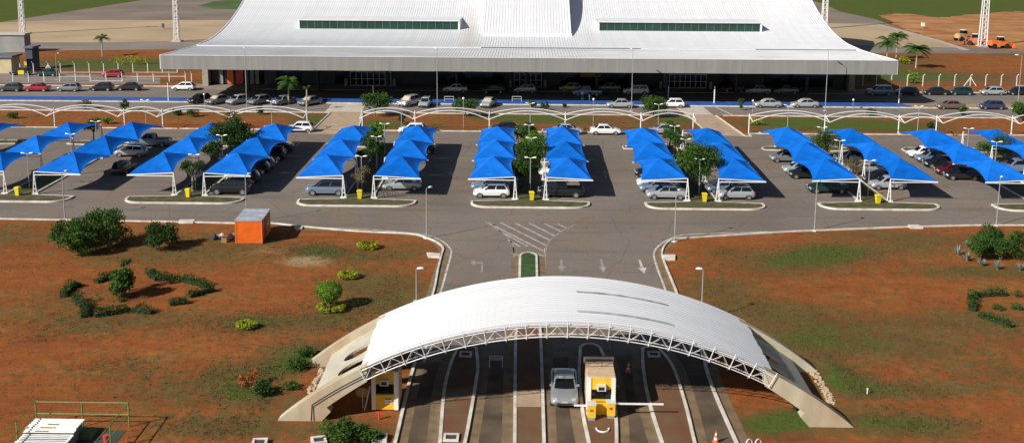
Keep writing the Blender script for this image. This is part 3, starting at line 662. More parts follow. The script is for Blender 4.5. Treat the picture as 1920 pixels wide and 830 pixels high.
# ------------------------------------------------------------------ gate
GXC, GR, GZC = 2.4, 26.3, -20.15
def garc(dx, off=0.): 
    z = sqrt(GR*GR-dx*dx)+GZC
    nx, nz = dx/GR, sqrt(GR*GR-dx*dx)/GR
    return (GXC+dx+nx*off, z+nz*off)
def gate():
    T = thing('toll_gate', 'arched white gate roof on curved cream concrete legs spanning the lanes', 'gate', (GXC, 64.4, 0))
    def B(mb, name, mt, smooth=False, par=T):
        mb.v = [(x-GXC, y-64.4, z) for x, y, z in mb.v]; return mb.build(name, mt, par, smooth)
    ya, yb, n = 60.05, 68.75, 26
    w_ = (yb-ya)/n; dxs = np.linspace(-12.0, 12.15, 41)
    for i in range(n):
        y0 = ya+i*w_; e = random.uniform(-.05, .05)
        sec = [(y0+.006, 0), (y0+w_-.06, 0), (y0+w_-.045, .014), (y0+w_-.018, .014), (y0+w_-.006, 0), (y0+w_-.004, -.05), (y0+.004, -.05)]
        rings = []
        for k, dx in enumerate(dxs):
            dd = dx+(e if k in (0, len(dxs)-1) else 0)
            rings.append([(garc(dd, o)[0], y, garc(dd, o)[1]) for y, o in sec])
        mb = MB(); mb.loft(rings); B(mb, 'roof_sheet', M_groof)
    rings = []
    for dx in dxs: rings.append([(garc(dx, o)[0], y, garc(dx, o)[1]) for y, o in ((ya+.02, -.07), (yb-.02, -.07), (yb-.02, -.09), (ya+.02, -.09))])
    mb = MB(); mb.loft(rings); B(mb, 'added_dark_lining', mat('shade_deepening_grey', (.10, .10, .105), .7, var=.1, scale=.5))  # dark sheet added below the roof to deepen the shade under it
    for y0, a, b in ((65.55, 3.2-GXC, 8.9-GXC), (62.0, 3.1-GXC, 8.8-GXC)):
        rings = []
        for dx in np.linspace(a, b, 12): rings.append([(garc(dx, o)[0], y, garc(dx, o)[1]) for y, o in ((y0, .06), (y0+.2, .06), (y0+.2, .075), (y0, .075))])
        mb = MB(); mb.loft(rings); B(mb, 'roof_patch', mat('weathered_strip', (.42, .43, .45), .6, var=.35, scale=1.5, detail=8))
    # front and rear trusses
    for yf in (59.98, 68.5):
        nb = 20; dd = np.linspace(-12.0, 12.15, nb+1); hh = .62
        for off, r in ((-.10, .026), (-.10-hh, .030)):
            pts = [(garc(d, off)[0], yf, garc(d, off)[1]) for d in np.linspace(-12, 12.15, 40)]
            mb = MB(); mb.pipe(pts, r, 6); B(mb, 'truss_chord', M_steel, True)
        pts = [(garc(d, -.10-hh)[0], yf+.45, garc(d, -.10-hh)[1]) for d in np.linspace(-12, 12.15, 40)]
        mb = MB(); mb.pipe(pts, .026, 6); B(mb, 'truss_chord', M_steel, True)
        if yf > 62: continue
        pts = [(garc(d, .17)[0], yf-.05, garc(d, .17)[1]) for d in np.linspace(-12, 12.15, 40)]
        mb = MB(); mb.pipe(pts, .016, 5); B(mb, 'edge_rail', mat('edge_rail', (.42, .33, .31), .5, var=.05), True)
        for i in range(nb+1):
            a, b = garc(dd[i], .22), garc(dd[i], -.16-hh)
            mb = MB(); mb.tube((a[0], yf-.06, a[1]), (b[0], yf-.06, b[1]), .025, n=6); B(mb, 'truss_strut', M_steel)
            if i < nb:
                d2 = (dd[i]+dd[i+1])/2
                for p_, q_ in (((dd[i], -.10-hh), (d2, -.12)), ((d2, -.12), (dd[i+1], -.10-hh))):
                    a, b = garc(*p_), garc(*q_)
                    mb = MB(); mb.tube((a[0], yf, a[1]), (b[0], yf, b[1]), .013, n=5); B(mb, 'truss_brace', M_steel)
                    mb = MB(); mb.tube((a[0], yf+.1, a[1]), (b[0], yf+.42, b[1]-.3), .010, n=5); B(mb, 'truss_brace', M_steel)
    # purlins under the roof
    for d in (-9, -6, -3, 0, 3, 6, 9):
        a = garc(d, -.16); mb = MB(); mb.box(a[0]-.05, a[0]+.05, 60.1, 68.6, a[1]-.18, a[1]); B(mb, 'purlin', M_wall_g)
    # curved legs: outer arc to the ground, inner edge rising from a foot 2.5 m wide
    for s_ in (-1, 1):
        for y0, y1 in ((60.05, 60.75), (68.0, 68.6)):
            outer = [garc(s_*d, .02) for d in np.linspace(11.6, 16.9, 14)]
            def inner(t):
                d = 11.6+t*(14.4-11.6); x, z = garc(s_*d, -.0); zz = z-(.95+.35*t); return (GXC+s_*d, zz)
            inn = [inner(t) for t in np.linspace(0, 1, 8)]
            foot_in = (GXC+s_*14.35, -.05); outer[-1] = (GXC+s_*16.95, -.05)
            inn = [p for p in inn if p[1] > .75]+[(GXC+s_*13.75, .62)]
            poly = outer+[foot_in]+inn[::-1]
            if len(poly) < 3: continue
            mb = MB(); N_ = len(poly)
            mb.add([(p[0], y0, p[1]) for p in poly]+[(p[0], y1, p[1]) for p in poly],
                   [tuple(range(N_)), tuple(range(2*N_-1, N_-1, -1))]+[(i, (i+1) % N_, N_+(i+1) % N_, N_+i) for i in range(N_)])
            B(mb, 'leg', M_conc)
            if s_ < 0 and y0 < 62:
                for o_ in (0, .14):
                    ln = [garc(-d, -.42-o_) for d in np.linspace(11.7, 15.1, 9)]
                    mb = MB(); mb.pipe([(p[0], y0-.02, p[1]) for p in ln]+[(ln[-1][0]-.08+o_*.6, y0-.02, .04)], .022, 5); B(mb, 'conduit', M_dark)
        # sloping slab between the legs, two oval openings on the left one
        bm = bmesh.new(); loops = []
        d0, d1, ys0, ys1 = 11.7, 15.35, 60.75, 68.0
        def loop(pts):
            vs_ = [bm.verts.new((p[0], p[1], 0)) for p in pts]; return [bm.edges.new((vs_[i], vs_[(i+1) % len(vs_)])) for i in range(len(vs_))]
        es = loop([(d0, ys0), (d0+1.2, ys0), (d0+2.4, ys0), (d1, ys0), (d1, 64.4), (d1, ys1), (d0+2.4, ys1), (d0+1.2, ys1), (d0, ys1), (d0, 64.4)])
        if True:
            for yc in (62.75, 65.0):
                es += loop([(13.05+.95*cos(t), yc+.74*sin(t)) for t in np.linspace(0, 2*pi, 25)[:-1]])
        bmesh.ops.triangle_fill(bm, edges=es, use_beauty=True)
        inside = lambda v, yc: abs(((v.co.x-13.05)/.95)**2+((v.co.y-yc)/.74)**2-1) < .02
        for f in list(bm.faces):
            if any(all(inside(v, yc) for v in f.verts) for yc in (62.75, 65.0)): bm.faces.remove(f)
        for v in bm.verts:
            d, y = v.co.x, v.co.y; x, z = garc(s_*d, -.42); v.co = (x-GXC, y-64.4, z)
        r = bmesh.ops.extrude_face_region(bm, geom=list(bm.faces))
        for v in [g for g in r['geom'] if isinstance(g, bmesh.types.BMVert)]: v.co.z -= .18
        bmesh.ops.recalc_face_normals(bm, faces=bm.faces)
        me = bpy.data.meshes.new('sloping_slab'); bm.to_mesh(me); bm.free(); me.materials.append(M_slab); put('sloping_slab', me, T)
    return T
gate()
# rubble at the foot of the slabs
def stones(name, label, px_poly, n, smin, smax, mt, z=0.):
    T = thing(name, label, 'rubble', G(*px_poly[0]))
    for i in range(n):
        a, b = random.random(), random.random()
        p = G(*px_poly[0]).lerp(G(*px_poly[1]), a)+(G(*px_poly[2])-G(*px_poly[0]))*b
        r = random.uniform(smin, smax); bm = bmesh.new(); bmesh.ops.create_icosphere(bm, subdivisions=1, radius=r)
        for v in bm.verts: v.co *= random.uniform(.7, 1.15); v.co.z *= .7
        me = bpy.data.meshes.new('stone'); bm.to_mesh(me); bm.free(); me.materials.append(mt)
        put('stone', me, T, (p.x-T.location.x, p.y-T.location.y, r*.3))
stones('rubble_pile', 'pale broken stones at the foot of the left sloping slab', [(576, 735), (602, 690), (584, 740)], 90, .06, .17, M_stone)
stones('rubble_pile', 'pale broken stones spilled beside the right sloping slab', [(1571, 758), (1530, 694), (1555, 757)], 170, .05, .14, M_stone)

# booths ------------------------------------------------------------
def booth(name, label, x0, x1, y0, y1, h, roof=True, sign=False):
    T = thing(name, label, 'booth', ((x0+x1)/2, y0, .1)); cx, cy = (x0+x1)/2, y0
    def B(nm, mt, *bs, par=T):
        mb = MB()
        for b in bs: mb.box(b[0]-cx, b[1]-cx, b[2]-cy, b[3]-cy, b[4]-.1, b[5]-.1)
        return mb.build(nm, mt, par)
    B('side_wall', M_white, (x0, x0+.25, y0-.05, y0+.5, .1, h)); B('side_wall', M_white, (x1-.25, x1, y0-.05, y0+.5, .1, h))
    B('side_wall', M_cream, (x0+.02, x0+.2, y0+.5, y1, .1, h)); B('side_wall', M_cream, (x1-.2, x1-.02, y0+.5, y1, .1, h))
    B('rear_wall', M_white, (x0+.2, x1-.2, y1-.15, y1, .1, h))
    B('lower_wall', M_yellow, (x0+.25, x1-.25, y0, y0+.12, .1, 1.02)); B('sill', M_yellow, (x0+.25, x1-.25, y0-.1, y0+.16, 1.02, 1.08))
    B('window', M_black, (x0+.25, x1-.25, y0+.08, y0+.1, 1.08, 1.72))
    B('lintel', M_yellow, (x0+.25, x1-.25, y0, y0+.12, 1.72, h))
    ac = B('air_conditioner', M_ac, (cx-.26, cx+.26, y0-.32, y0, 1.74, 2.08)); B('grille', M_trim, (cx-.18, cx+.16, y0-.335, y0-.32, 1.8, 2.0), par=ac)
    if roof:
        B('roof', M_cream, (x0+.03, x1-.03, y0+.02, y1+.1, h, h+.1)); B('parapet', M_white, (x0-.08, x1+.08, y1+.1, y1+.22, h-.15, h+.22))
    else: B('roof', M_cream, (x0, x1, y0, y1, h, h+.08))
    if sign:
        s_ = B('sign', M_white, (cx-.02, cx+.42, y0-.02, y0, .50, .86)); B('sign_header', M_trim, (cx+.0, cx+.40, y0-.03, y0-.02, .76, .84), par=s_)
        B('sign_print', mat('pale_print', (.45, .5, .58), .6, var=.1), (cx+.16, cx+.3, y0-.03, y0-.02, .56, .68), par=s_)
    return T
booth('ticket_booth', 'yellow and white ticket booth on the median beside the silver car', 3.72, 5.42, 61.1, 63.6, 2.45)
booth('ticket_booth', 'yellow ticket booth with a small sign under the left gate edge', -9.15, -7.55, 61.5, 63.6, 2.5, roof=False, sign=True)
def barrier(label, x, y, arm_to, mark):
    T = thing('barrier_machine', label, 'barrier', (x, y, .1), group='lane barriers by the ticket booth')
    mb = MB(); mb.box(-.2, .2, -.22, .22, 0, .18); mb.build('plinth', M_wall_g, T)
    mb = MB(); mb.box(-.24, .24, -.2, .22, .18, .92); mb.build('housing', M_yellow, T)
    mb = MB(); mb.prism([(-.27, -.23), (.27, -.23), (.27, .25), (-.27, .25)], .92, 1.02); mb.build('lid', M_ac, T)
    mb = MB(); mb.box(-.1, .1, -.212, -.2, .55, .7); mb.build('warning_plate', mat('brown_print', (.35, .16, .02), .6, var=0) if mark else mat('red_print', (.5, .08, .02), .6, var=0), T)
    s_ = 1 if arm_to > x else -1
    mb = MB(); mb.box(min(s_*.2, arm_to-x), max(s_*.2, arm_to-x), -.03, .03, .80, .90); mb.build('arm', M_white, T)
barrier('yellow barrier housing by the booth with its short arm towards the silver car', 3.98, 60.55, 2.95, True)
barrier('yellow barrier housing by the booth with its arm across the lane to the right', 5.15, 60.85, 8.25, False)

# shade canopies ------------------------------------------------------
def canopy_template(s_):
    n = 20; X_in, X_out = 0., 4.95
    T = bpy.data.objects.new('shade_canopy', None); COL.objects.link(T)
    vs_, fs = [], []
    for i in range(n+1):
        for j in range(n+1):
            u, v = i/n, j/n; a, b = abs(2*u-1), abs(2*v-1)
            zc = 2.42+(2.22-2.42)*v
            h = 1-max(a, b)
            z = zc+1.36*h-.10*sin(pi*h)*(1-abs(a-b))*0-.06*sin(pi*max(a, b))*min(1, abs(a-b)*2)
            x = X_in+v*(X_out-X_in); y = u*BAY
            sc = (1-a*a)*b**4
            x += (.48 if v < .5 else -.48)*sc; z += .46*sc
            sy = (1-b*b)*a**6; y += (.10 if u < .5 else -.10)*sy; z += .05*sy
            vs_.append((s_*x, y, z+.02))
    for i in range(n):
        for j in range(n):
            a = i*(n+1)+j
            fs.append((a, a+1, a+n+2, a+n+1))
    # triangulate along the ridges so that the creases run to the corners
    tri = []
    for k, f in enumerate(fs):
        i, j = divmod(k, n)
        if (i < n/2) == (j < n/2): tri += [(f[0], f[1], f[2]), (f[0], f[2], f[3])]
        else: tri += [(f[0], f[1], f[3]), (f[1], f[2], f[3])]
    mb = MB(); mb.add(vs_, tri); me = mb.mesh('membrane', M_fabric, True); me.set_sharp_from_angle(angle=radians(9)); put('membrane', me, T)
    frame_meshes = {}
    m1 = MB(); m1.tube((-s_*.22, 0, .0), (0, 0, 2.5), .06, .05); m1.tube((s_*.16, 0, .0), (0, 0, 2.5), .06, .05); m1.box(-.35, .35, -.18, .18, 0, .16)
    for z in (.6, 1.1, 1.6): m1.tube((-s_*.22*(1-z/2.5), 0, z), (s_*.16*(1-z/2.5), 0, z), .035)
    m2 = MB(); m2.tube((0, 0, 2.47), (s_*4.95, 0, 2.22), .05)
    m3 = MB(); m3.tube((0, 0, 2.12), (s_*5.0, 0, 2.16), .05)
    ms = [('post', m1.mesh('post', M_steel, True)), ('beam', m2.mesh('beam', M_steel, True)), ('lower_beam', m3.mesh('lower_beam', M_steel, True))]
    for nm, me in ms: put(nm, me, T)
    T2 = copy_tree(T)
    for nm, me in ms: put(nm, me, T2, (0, BAY, 0))
    return T, T2
ORD = ['leftmost', 'first', 'second', 'third', 'fourth', 'fifth', 'sixth', 'seventh']
CAN = {s_: canopy_template(s_) for s_ in (-1, 1)}
def all_canopies():
    rown = ['front', 'middle', 'rear']
    for gi, gx in enumerate(GC[:8]):
        for s_ in (-1, 1):
            for k in range(3):
                if gi == 0 and not (s_ > 0 and k == 2): continue
                if gi == 7 and s_ > 0 and k == 0: continue
                o = copy_tree(CAN[s_][1 if k == 2 else 0])
                o.location = (gx+s_*1.62, Y0+k*BAY+(-.3 if abs(gi-4) < 2 else .25), .02)
                if gi == 0: lb = 'rear blue shade canopy cut by the left picture edge'
                else: lb = '%s blue shade canopy of the %s column on the %s parking island from the left' % (rown[k], 'left' if s_ < 0 else 'right', ORD[gi])
                for c_ in o.children:
                    if c_.name.startswith('membrane'): zs = random.uniform(.95, 1.05); c_.scale = (random.uniform(.985, 1.0), 1, zs); c_.location.z = 2.3*(1-zs); c_.rotation_euler.y = random.uniform(-.008, .008)
                tag(o, lb, 'canopy', 'blue shade canopies over the parking stalls')
    for s_ in CAN:
        for T in CAN[s_]:
            for c in list(T.children): bpy.data.objects.remove(c)
            bpy.data.objects.remove(T)
all_canopies()

# arched frames over the footway --------------------------------------
def arch_run(pxs, label):
    xs = [G(px, py, 2.5).x for px, py in pxs]; yb = 151.0
    T = thing('arched_frame', label, 'frame', (xs[0], yb, 0), group='white arched frames along the footway')
    x0 = xs[0]
    for x in xs:
        mb = MB(); mb.tube((x-x0, 0, 0), (x-x0, 0, 2.75), .09, .07, 10); mb.build('post', M_steel, T, True)
        mb = MB(); mb.tube((x-x0, 0, 2.55), (x-x0, -2.35, 2.02), .06); mb.tube((x-x0, 0, 2.0), (x-x0, -1.2, 2.27), .04); mb.build('bracket', M_steel, T)
    for a, b in zip(xs[:-1], xs[1:]):
        for y, z0, rise in ((0, 2.45, .78), (-2.35, 2.02, 1.25)):
            rise = rise*min(1, (b-a)/10+.15)
            pts = [(a-x0+(b-a)*t, y, z0+rise*(1-(2*t-1)**2)) for t in np.linspace(0, 1, 17)]
            mb = MB(); mb.pipe(pts, .058, 6); mb.build('arch', M_steel, T, True)
arch_run([(-34, 206), (98, 207), (232, 207), (303, 208), (437, 209), (575, 210)], 'white arched steel frame left of the left walkway')
arch_run([(678, 211.7), (777.5, 212.5), (917.5, 213.4), (1060, 213.4), (1201.6, 214.2), (1300.7, 216)], 'white arched steel frame between the two walkways')
arch_run([(1404.8, 216), (1545, 216), (1682.7, 216.8), (1753.5, 217.6), (1891.8, 217.6), (2030, 218.5)], 'white arched steel frame right of the right walkway')

# lamps ----------------------------------------------------------------
def lamp_double():
    T = bpy.data.objects.new('lamp_post', None); COL.objects.link(T)
    mb = MB(); mb.tube((0, 0, 0), (0, 0, 3.85), .06, .04, 8); mb.build('pole', M_pole, T, True)
    mb = MB(); mb.pipe([(-.3, 0, 3.86), (0, 0, 3.80), (.3, 0, 3.86)], .03, 6); mb.build('crossarm', M_lampw, T)
    for s_ in (-1, 1):
        mb = MB(); ring = []
        for t, w_, h in ((.2, .05, .03), (.3, .10, .07), (.5, .13, .09), (.62, .10, .06), (.66, .04, .03)):
            z = 3.84+.10*t
            ring.append([(s_*t, -w_, z), (s_*t, -w_*.7, z+h), (s_*t, w_*.7, z+h), (s_*t, w_, z), (s_*t, 0, z-.03)])
        mb.loft(ring); mb.build('lamp_head', M_lampw, T, True)
    return T
LD = lamp_double()
rows = ['frontmost', 'second', 'third', 'rearmost']
for gi in range(1, 8):
    gx = GC[gi]
    for k, y in enumerate((115.2, 126.1, 134.4, 145.4)):
        if gi == 7 and k == 0: continue
        o = copy_tree(LD); o.location = (gx+random.uniform(-.15, .15), y, .1 if k < 3 else 0); o.rotation_euler.z = random.uniform(-.12, .12)
        if k == 3: o.location.y = 151.6; 
        tag(o, '%s twin-headed lamp post in line with the %s parking island from the left' % (rows[k], ORD[gi]), 'lamp', 'twin-headed lamp posts of the car park')
for c in list(LD.children): bpy.data.objects.remove(c)
bpy.data.objects.remove(LD)
def lamp_single(label, base, h, dirx, diry, arm=.55, head=.55, grp='single-arm lamp posts along the road'):
    b = G(*base); T = thing('street_lamp', label, 'lamp', (b.x, b.y, 0), atan2(diry, dirx), grp)
    mb = MB(); mb.tube((0, 0, 0), (0, 0, h*.55), .065, .05, 8); mb.tube((0, 0, h*.55), (0, 0, h), .05, .035, 8); mb.build('pole', M_pole, T, True)
    mb = MB(); mb.box(-.22, .22, -.22, .22, 0, .07); mb.build('base', M_kerb, T)
    mb = MB(); mb.pipe([(0, 0, h-.02), (arm*.5, 0, h+.05), (arm, 0, h+.08)], .025, 6); mb.build('arm', M_pole, T)
    mb = MB(); ring = []
    for t, w_, hh in ((0, .05, .03), (.15, .11, .09), (.6, .13, .11), (.9, .10, .07), (1, .03, .03)):
        x = arm+t*head; ring.append([(x, -w_, h+.05), (x, -w_*.7, h+.05+hh), (x, w_*.7, h+.05+hh), (x, w_, h+.05), (x, 0, h+.01)])
    mb.loft(ring); mb.build('lamp_head', M_lampw, T, True)
lamp_single('lamp post on the left road corner before the gate', (800, 447), 4.75, .7, .7, .25, .5)
lamp_single('lamp post on the right road corner before the gate', (1265, 453), 4.75, .7, .75, .25, .5)
lamp_single('lamp post on the kerb in front of the sixth parking island', (1527, 433), 4.75, .6, .8, .25, .5)
lamp_single('lamp post on the kerb near the right picture edge', (1868, 423), 4.75, .6, .8, .25, .5)
lamp_single('lamp post behind the leftmost cluster of trees', (122, 412), 4.75, .6, .8, .25, .5)
lamp_single('lamp post beside the road behind the orange cabin', (463, 418), 4.75, .6, .8, .25, .5)
lamp_single('lamp post rising behind the left end of the gate roof', (781, 565), 2.6, 1, .2, .05, .55)
lamp_single('lamp post rising behind the right end of the gate roof', (1315, 600), 3.9, -1, .1, .05, .5)
for px, lb in ((463, 'tall thin lamp pole in front of the left end of the terminal'), (820, 'tall thin lamp pole left of the middle of the terminal'), (1184, 'tall thin lamp pole right of the middle of the terminal'), (1547, 'tall thin lamp pole in front of the right end of the terminal')):
    lamp_single(lb, (px, 208), 9.6, -.35, .9, .4, .6, 'tall lamp poles in front of the terminal')
lamp_single('lamp post at the right edge beside the row of black cars', (1908, 200), 8.3, -1, .2, .5, .6, 'tall lamp poles in front of the terminal')
lamp_single('slim lamp post inside the left fence near the small palm', (107, 150), 4.8, .7, .4, .3, .4)
def globe(label, base, h):
    b = G(*base); T = thing('globe_lamp', label, 'lamp', (b.x, b.y, 0), 0, 'globe lamps on the planted strip')
    mb = MB(); mb.tube((0, 0, 0), (0, 0, h), .045, .035); mb.build('pole', M_pole, T)
    bm = bmesh.new(); bmesh.ops.create_uvsphere(bm, u_segments=12, v_segments=8, radius=.17)
    me = bpy.data.meshes.new('globe'); bm.to_mesh(me); bm.free(); me.materials.append(M_lampw); put('globe', me, T, (0, 0, h+.12))
for base, h, lb in [((869, 244), 4.4, 'globe lamp by the flat bush left of the middle'), ((1112, 238), 3.9, 'globe lamp in front of the terminal middle'), ((1411, 212), 1.8, 'short globe lamp right of the right walkway'), ((1599, 205), 1.4, 'short globe lamp on the blue platform at right'), ((384, 206), 2.3, 'globe lamp beside the leftmost nose-out car')]:
    globe(lb, base, h)
def plain_pole(name, label, cat, base, h, r=.06, mt=None):
    b = G(*base); T = thing(name, label, cat, (b.x, b.y, 0))
    mb = MB(); mb.tube((0, 0, 0), (0, 0, h), r, r*.85); mb.build('pole', mt or M_steel, T)
    mb = MB(); mb.tube((0, 0, 0), (0, 0, .08), r*2.2, r*2); mb.build('base_plate', M_kerb, T)
    return T
plain_pole('marker_post', 'white post on the blue platform before the right terminal doors', 'post', (1339, 195), 2.9, .11)
plain_pole('marker_post', 'white post at the right end of the blue platform', 'post', (1685, 195), 3.8, .09)
plain_pole('marker_post', 'white post on the blue platform at left beside the white hatchback', 'post', (316, 191), 3.1, .09)
plain_pole('marker_post', 'white post before the left terminal doors above the flat tree', 'post', (700, 186), 2.2, .07)
plain_pole('marker_post', 'slanting white post in front of the right terminal doors', 'post', (1253, 184), 2.0, .08)
for px, lb in ((842, 'low white rail on the blue platform left of the grey car'), (969, 'low white rail on the blue platform in the middle')):
    b = G(px, 192); T = thing('bicycle_rail', lb, 'rail', (b.x, b.y, .15)); mb = MB()
    mb.pipe([(-.75, 0, 0), (-.75, 0, .8), (.75, 0, .8), (.75, 0, 0)], .04); mb.build('hoop', M_steel, T); mb = MB(); mb.tube((-.75, 0, .4), (.75, 0, .4), .03); mb.build('crossbar', M_steel, T)

# ------------------------------------------------------------------ cars
# kind: length, width, roof height, belt height, greenhouse base rear/front, roof rear/front, deck profile (t from rear 0 to nose 1, height)
KIND = {
    'hatch': (3.9, 1.66, 1.46, .90, .03, .77, .13, .58, [(0, .72), (.015, .86), (.05, .90), (.5, .90), (.70, .92), (.80, .88), (.92, .76), (.975, .64), (1, .54)]),
    'sedan': (4.3, 1.70, 1.43, .90, .16, .76, .29, .58, [(0, .74), (.012, .88), (.04, .93), (.17, .94), (.5, .90), (.72, .91), (.82, .86), (.93, .75), (.98, .64), (1, .54)]),
    'suv': (4.35, 1.76, 1.66, 1.02, .02, .77, .08, .60, [(0, .80), (.012, .98), (.05, 1.02), (.5, 1.02), (.74, 1.03), (.84, .99), (.94, .90), (.985, .74), (1, .60)]),
    'pickup': (5.0, 1.78, 1.70, 1.02, .36, .78, .41, .62, [(0, .78), (.01, 1.0), (.03, 1.03), (.37, 1.03), (.74, 1.03), (.84, 1.0), (.94, .92), (.985, .76), (1, .62)]),
}
CARM = {}
def car_meshes(kind):
    if kind in CARM: return CARM[kind]
    L_, W_, ZR, ZB, br, bf, rr, rf, deck = KIND[kind]
    hw = W_/2; zb = .24; out = {}
    X = lambda t: (t-.5)*L_
    wr = .30 if kind in ('hatch', 'sedan') else .35
    # body shell
    ts = sorted(set([0, .008, .02, .05, .10, .16, .22, .3, .38, .46, .54, .62, .7, .74, .78, .83, .88, .92, .95, .975, .99, 1]))
    rings = []
    for t in ts:
        zd = float(np.interp(t, [d[0] for d in deck], [d[1] for d in deck]))
        e = min(t, 1-t); k = 1-.16*max(0, 1-e/.09)**2
        w_ = hw*k; b = zb+.10*max(0, 1-e/.06)
        zm = b+(zd-b)*.45
        half = [(w_*.86, b), (w_*.97, b+.07), (w_, zm), (w_*.985, zd-.16), (w_*.94, zd-.05), (w_*.84, zd), (w_*.4, zd+.018)]
        rings.append([(X(t), y, z) for y, z in half]+[(X(t), -y, z) for y, z in half[::-1]])
    mb = MB(); mb.loft(rings); out['body'] = mb.mesh('body', [M_trim], True)
    # greenhouse
    cor = [(X(br), hw*.86, ZB-.02), (X(bf), hw*.84, ZB-.01), (X(rf), hw*.70, ZR-.05), (X(rr), hw*.70, ZR-.06)]
    mb = MB(); rings = []
    for s_, ins in ((1, 0),):
        pass
    n = 9; rg = []
    for v in np.linspace(0, 1, 6):
        zz = v
        xr = cor[0][0]+(cor[3][0]-cor[0][0])*v; xf = cor[1][0]+(cor[2][0]-cor[1][0])*v
        w0 = cor[0][1]+(cor[3][1]-cor[0][1])*(v**1.25); w1 = cor[1][1]+(cor[2][1]-cor[1][1])*(v**1.25)
        z = (ZB-.02)+(ZR-.05-(ZB-.02))*v
        c = .10
        rg.append([(xr, -w0+c, z), (xr+c*.6, -w0, z), ((xr+xf)/2, -(w0+w1)/2-.015, z), (xf-c*.9, -w1, z), (xf, -w1+c, z), (xf+.05, 0, z), (xf, w1-c, z), (xf-c*.9, w1, z), ((xr+xf)/2, (w0+w1)/2+.015, z), (xr+c*.6, w0, z), (xr, w0-c, z), (xr-.03, 0, z)])
    top = rg[-1]; cx_ = sum(p[0] for p in top)/12
    rg.append([(cx_+(p[0]-cx_)*.93, p[1]*.90, ZR-.012) for p in top]); rg.append([(cx_+(p[0]-cx_)*.5, p[1]*.5, ZR) for p in top])
    mb.loft(rg); out['cabin'] = mb.mesh('cabin', [M_trim], True)
    # glass
    def lerp(a, b, t): return tuple(a[i]+(b[i]-a[i])*t for i in range(3))
    def side(u0, u1, s_):
        ps = []
        for u, v in ((u0, .12), (u1, .12), (u1, .86), (u0, .86)):
            bt = (cor[0][0]+(cor[1][0]-cor[0][0])*u, cor[0][1]+(cor[1][1]-cor[0][1])*u, ZB-.02); tp = (cor[3][0]+(cor[2][0]-cor[3][0])*u, cor[3][1]+(cor[2][1]-cor[3][1])*u, ZR-.05)
            p = [bt[i]+(tp[i]-bt[i])*v for i in range(3)]
            p[1] = (bt[1]+(tp[1]-bt[1])*(v**1.25))+.022
            ps.append((p[0], s_*p[1], p[2]))
        mb = MB(); mb.add(ps+[(x, y-s_*.012, z) for x, y, z in ps], [(0, 1, 2, 3), (7, 6, 5, 4), (0, 4, 5, 1), (1, 5, 6, 2), (2, 6, 7, 3), (3, 7, 4, 0)]); return mb.mesh('side_window', M_glass)
    u0, um, u1 = (.07, .50, .90) if kind != 'pickup' else (.10, .5, .86)
    out['side_window'] = [side(a, b, s_) for s_ in (1, -1) for a, b in ((u0, um-.02), (um+.02, u1))]
    def endglass(xb, xt, wb, wt, sg, name):
        ps = []
        for v, ww in ((.10, wb), (.88, wt)):
            x = xb+(xt-xb)*v+sg*.075; z = (ZB-.02)+(ZR-.05-(ZB-.02))*v
            ps.append([(x-sg*.045, -ww, z), (x+sg*.012, 0, z), (x-sg*.045, ww, z)])
        vs_ = ps[0]+ps[1]; vs_ = vs_+[(x-sg*.012, y, z) for x, y, z in vs_]
        mb = MB(); mb.add(vs_, [(0, 1, 4, 3), (1, 2, 5, 4), (6, 9, 10, 7), (7, 10, 11, 8), (0, 6, 7, 1), (1, 7, 8, 2), (3, 4, 10, 9), (4, 5, 11, 10), (0, 3, 9, 6), (2, 8, 11, 5)]); return mb.mesh(name, M_glass, True)
    out['windscreen'] = endglass(cor[1][0], cor[2][0], hw*.74, hw*.62, 1, 'windscreen')
    out['rear_window'] = endglass(cor[0][0], cor[3][0], hw*.72, hw*.60, -1, 'rear_window')
    # wheels
    mb = MB(); seg = 18; prof = [(wr*.62, -.09), (wr*.92, -.095), (wr, -.06), (wr, .06), (wr*.92, .095), (wr*.62, .09)]
    mb.loft([[(cos(2*pi*k/seg)*r, y, sin(2*pi*k/seg)*r) for k in range(seg)] for r, y in prof], cap=True); out['wheel'] = mb.mesh('wheel', M_tyre, True)
    mb = MB()
    for s_ in (-1, 1): mb.loft([[(cos(2*pi*k/seg)*r, y*s_, sin(2*pi*k/seg)*r) for k in range(seg)] for r, y in ((wr*.66, .085), (wr*.66, .10), (wr*.5, .088), (wr*.12, .10))])
    out['rim'] = mb.mesh('rim', M_rim, True)
    mb = MB()
    mb.loft([[(cos(2*pi*k/seg)*(wr+.055), y, sin(2*pi*k/seg)*(wr+.055)) for k in range(seg)] for y in (-.08, .012)]); out['arch'] = mb.mesh('wheel_arch', M_trim)
    out['wpos'] = [(X(t), s_*(hw-.085), wr) for t in (.175, .815) for s_ in (1, -1)]; out['hw'] = hw
    # lamps, bumpers, mirrors
    zh = .66 if kind in ('hatch', 'sedan') else .80
    mb = MB(); mb.loft([[(X(.962), -.15, zh-.08), (X(.962), .15, zh-.06), (X(.962), .17, zh+.06), (X(.962), -.15, zh+.06)], [(X(.993), -.13, zh-.07), (X(.985), .10, zh-.05), (X(.980), .12, zh+.04), (X(.985), -.13, zh+.035)]]); out['headlight'] = mb.mesh('headlight', M_head, True)
    out['hpos'] = hw*.66
    zt = .80 if kind != 'suv' else .95
    mb = MB(); mb.box(X(0)-.006, X(.03), -.13, .13, zt-.10, zt+.09); out['taillight'] = mb.mesh('tail_light', M_tail); out['tpos'] = hw*.70
    mb = MB(); mb.box(X(.985), X(1)+.012, -hw*.55, hw*.55, .36, .46); out['grille'] = mb.mesh('grille', M_trim)
    mb = MB(); mb.box(X(1)+.004, X(1)+.018, -.20, .20, .47, .57); out['plate'] = mb.mesh('number_plate', M_plate)
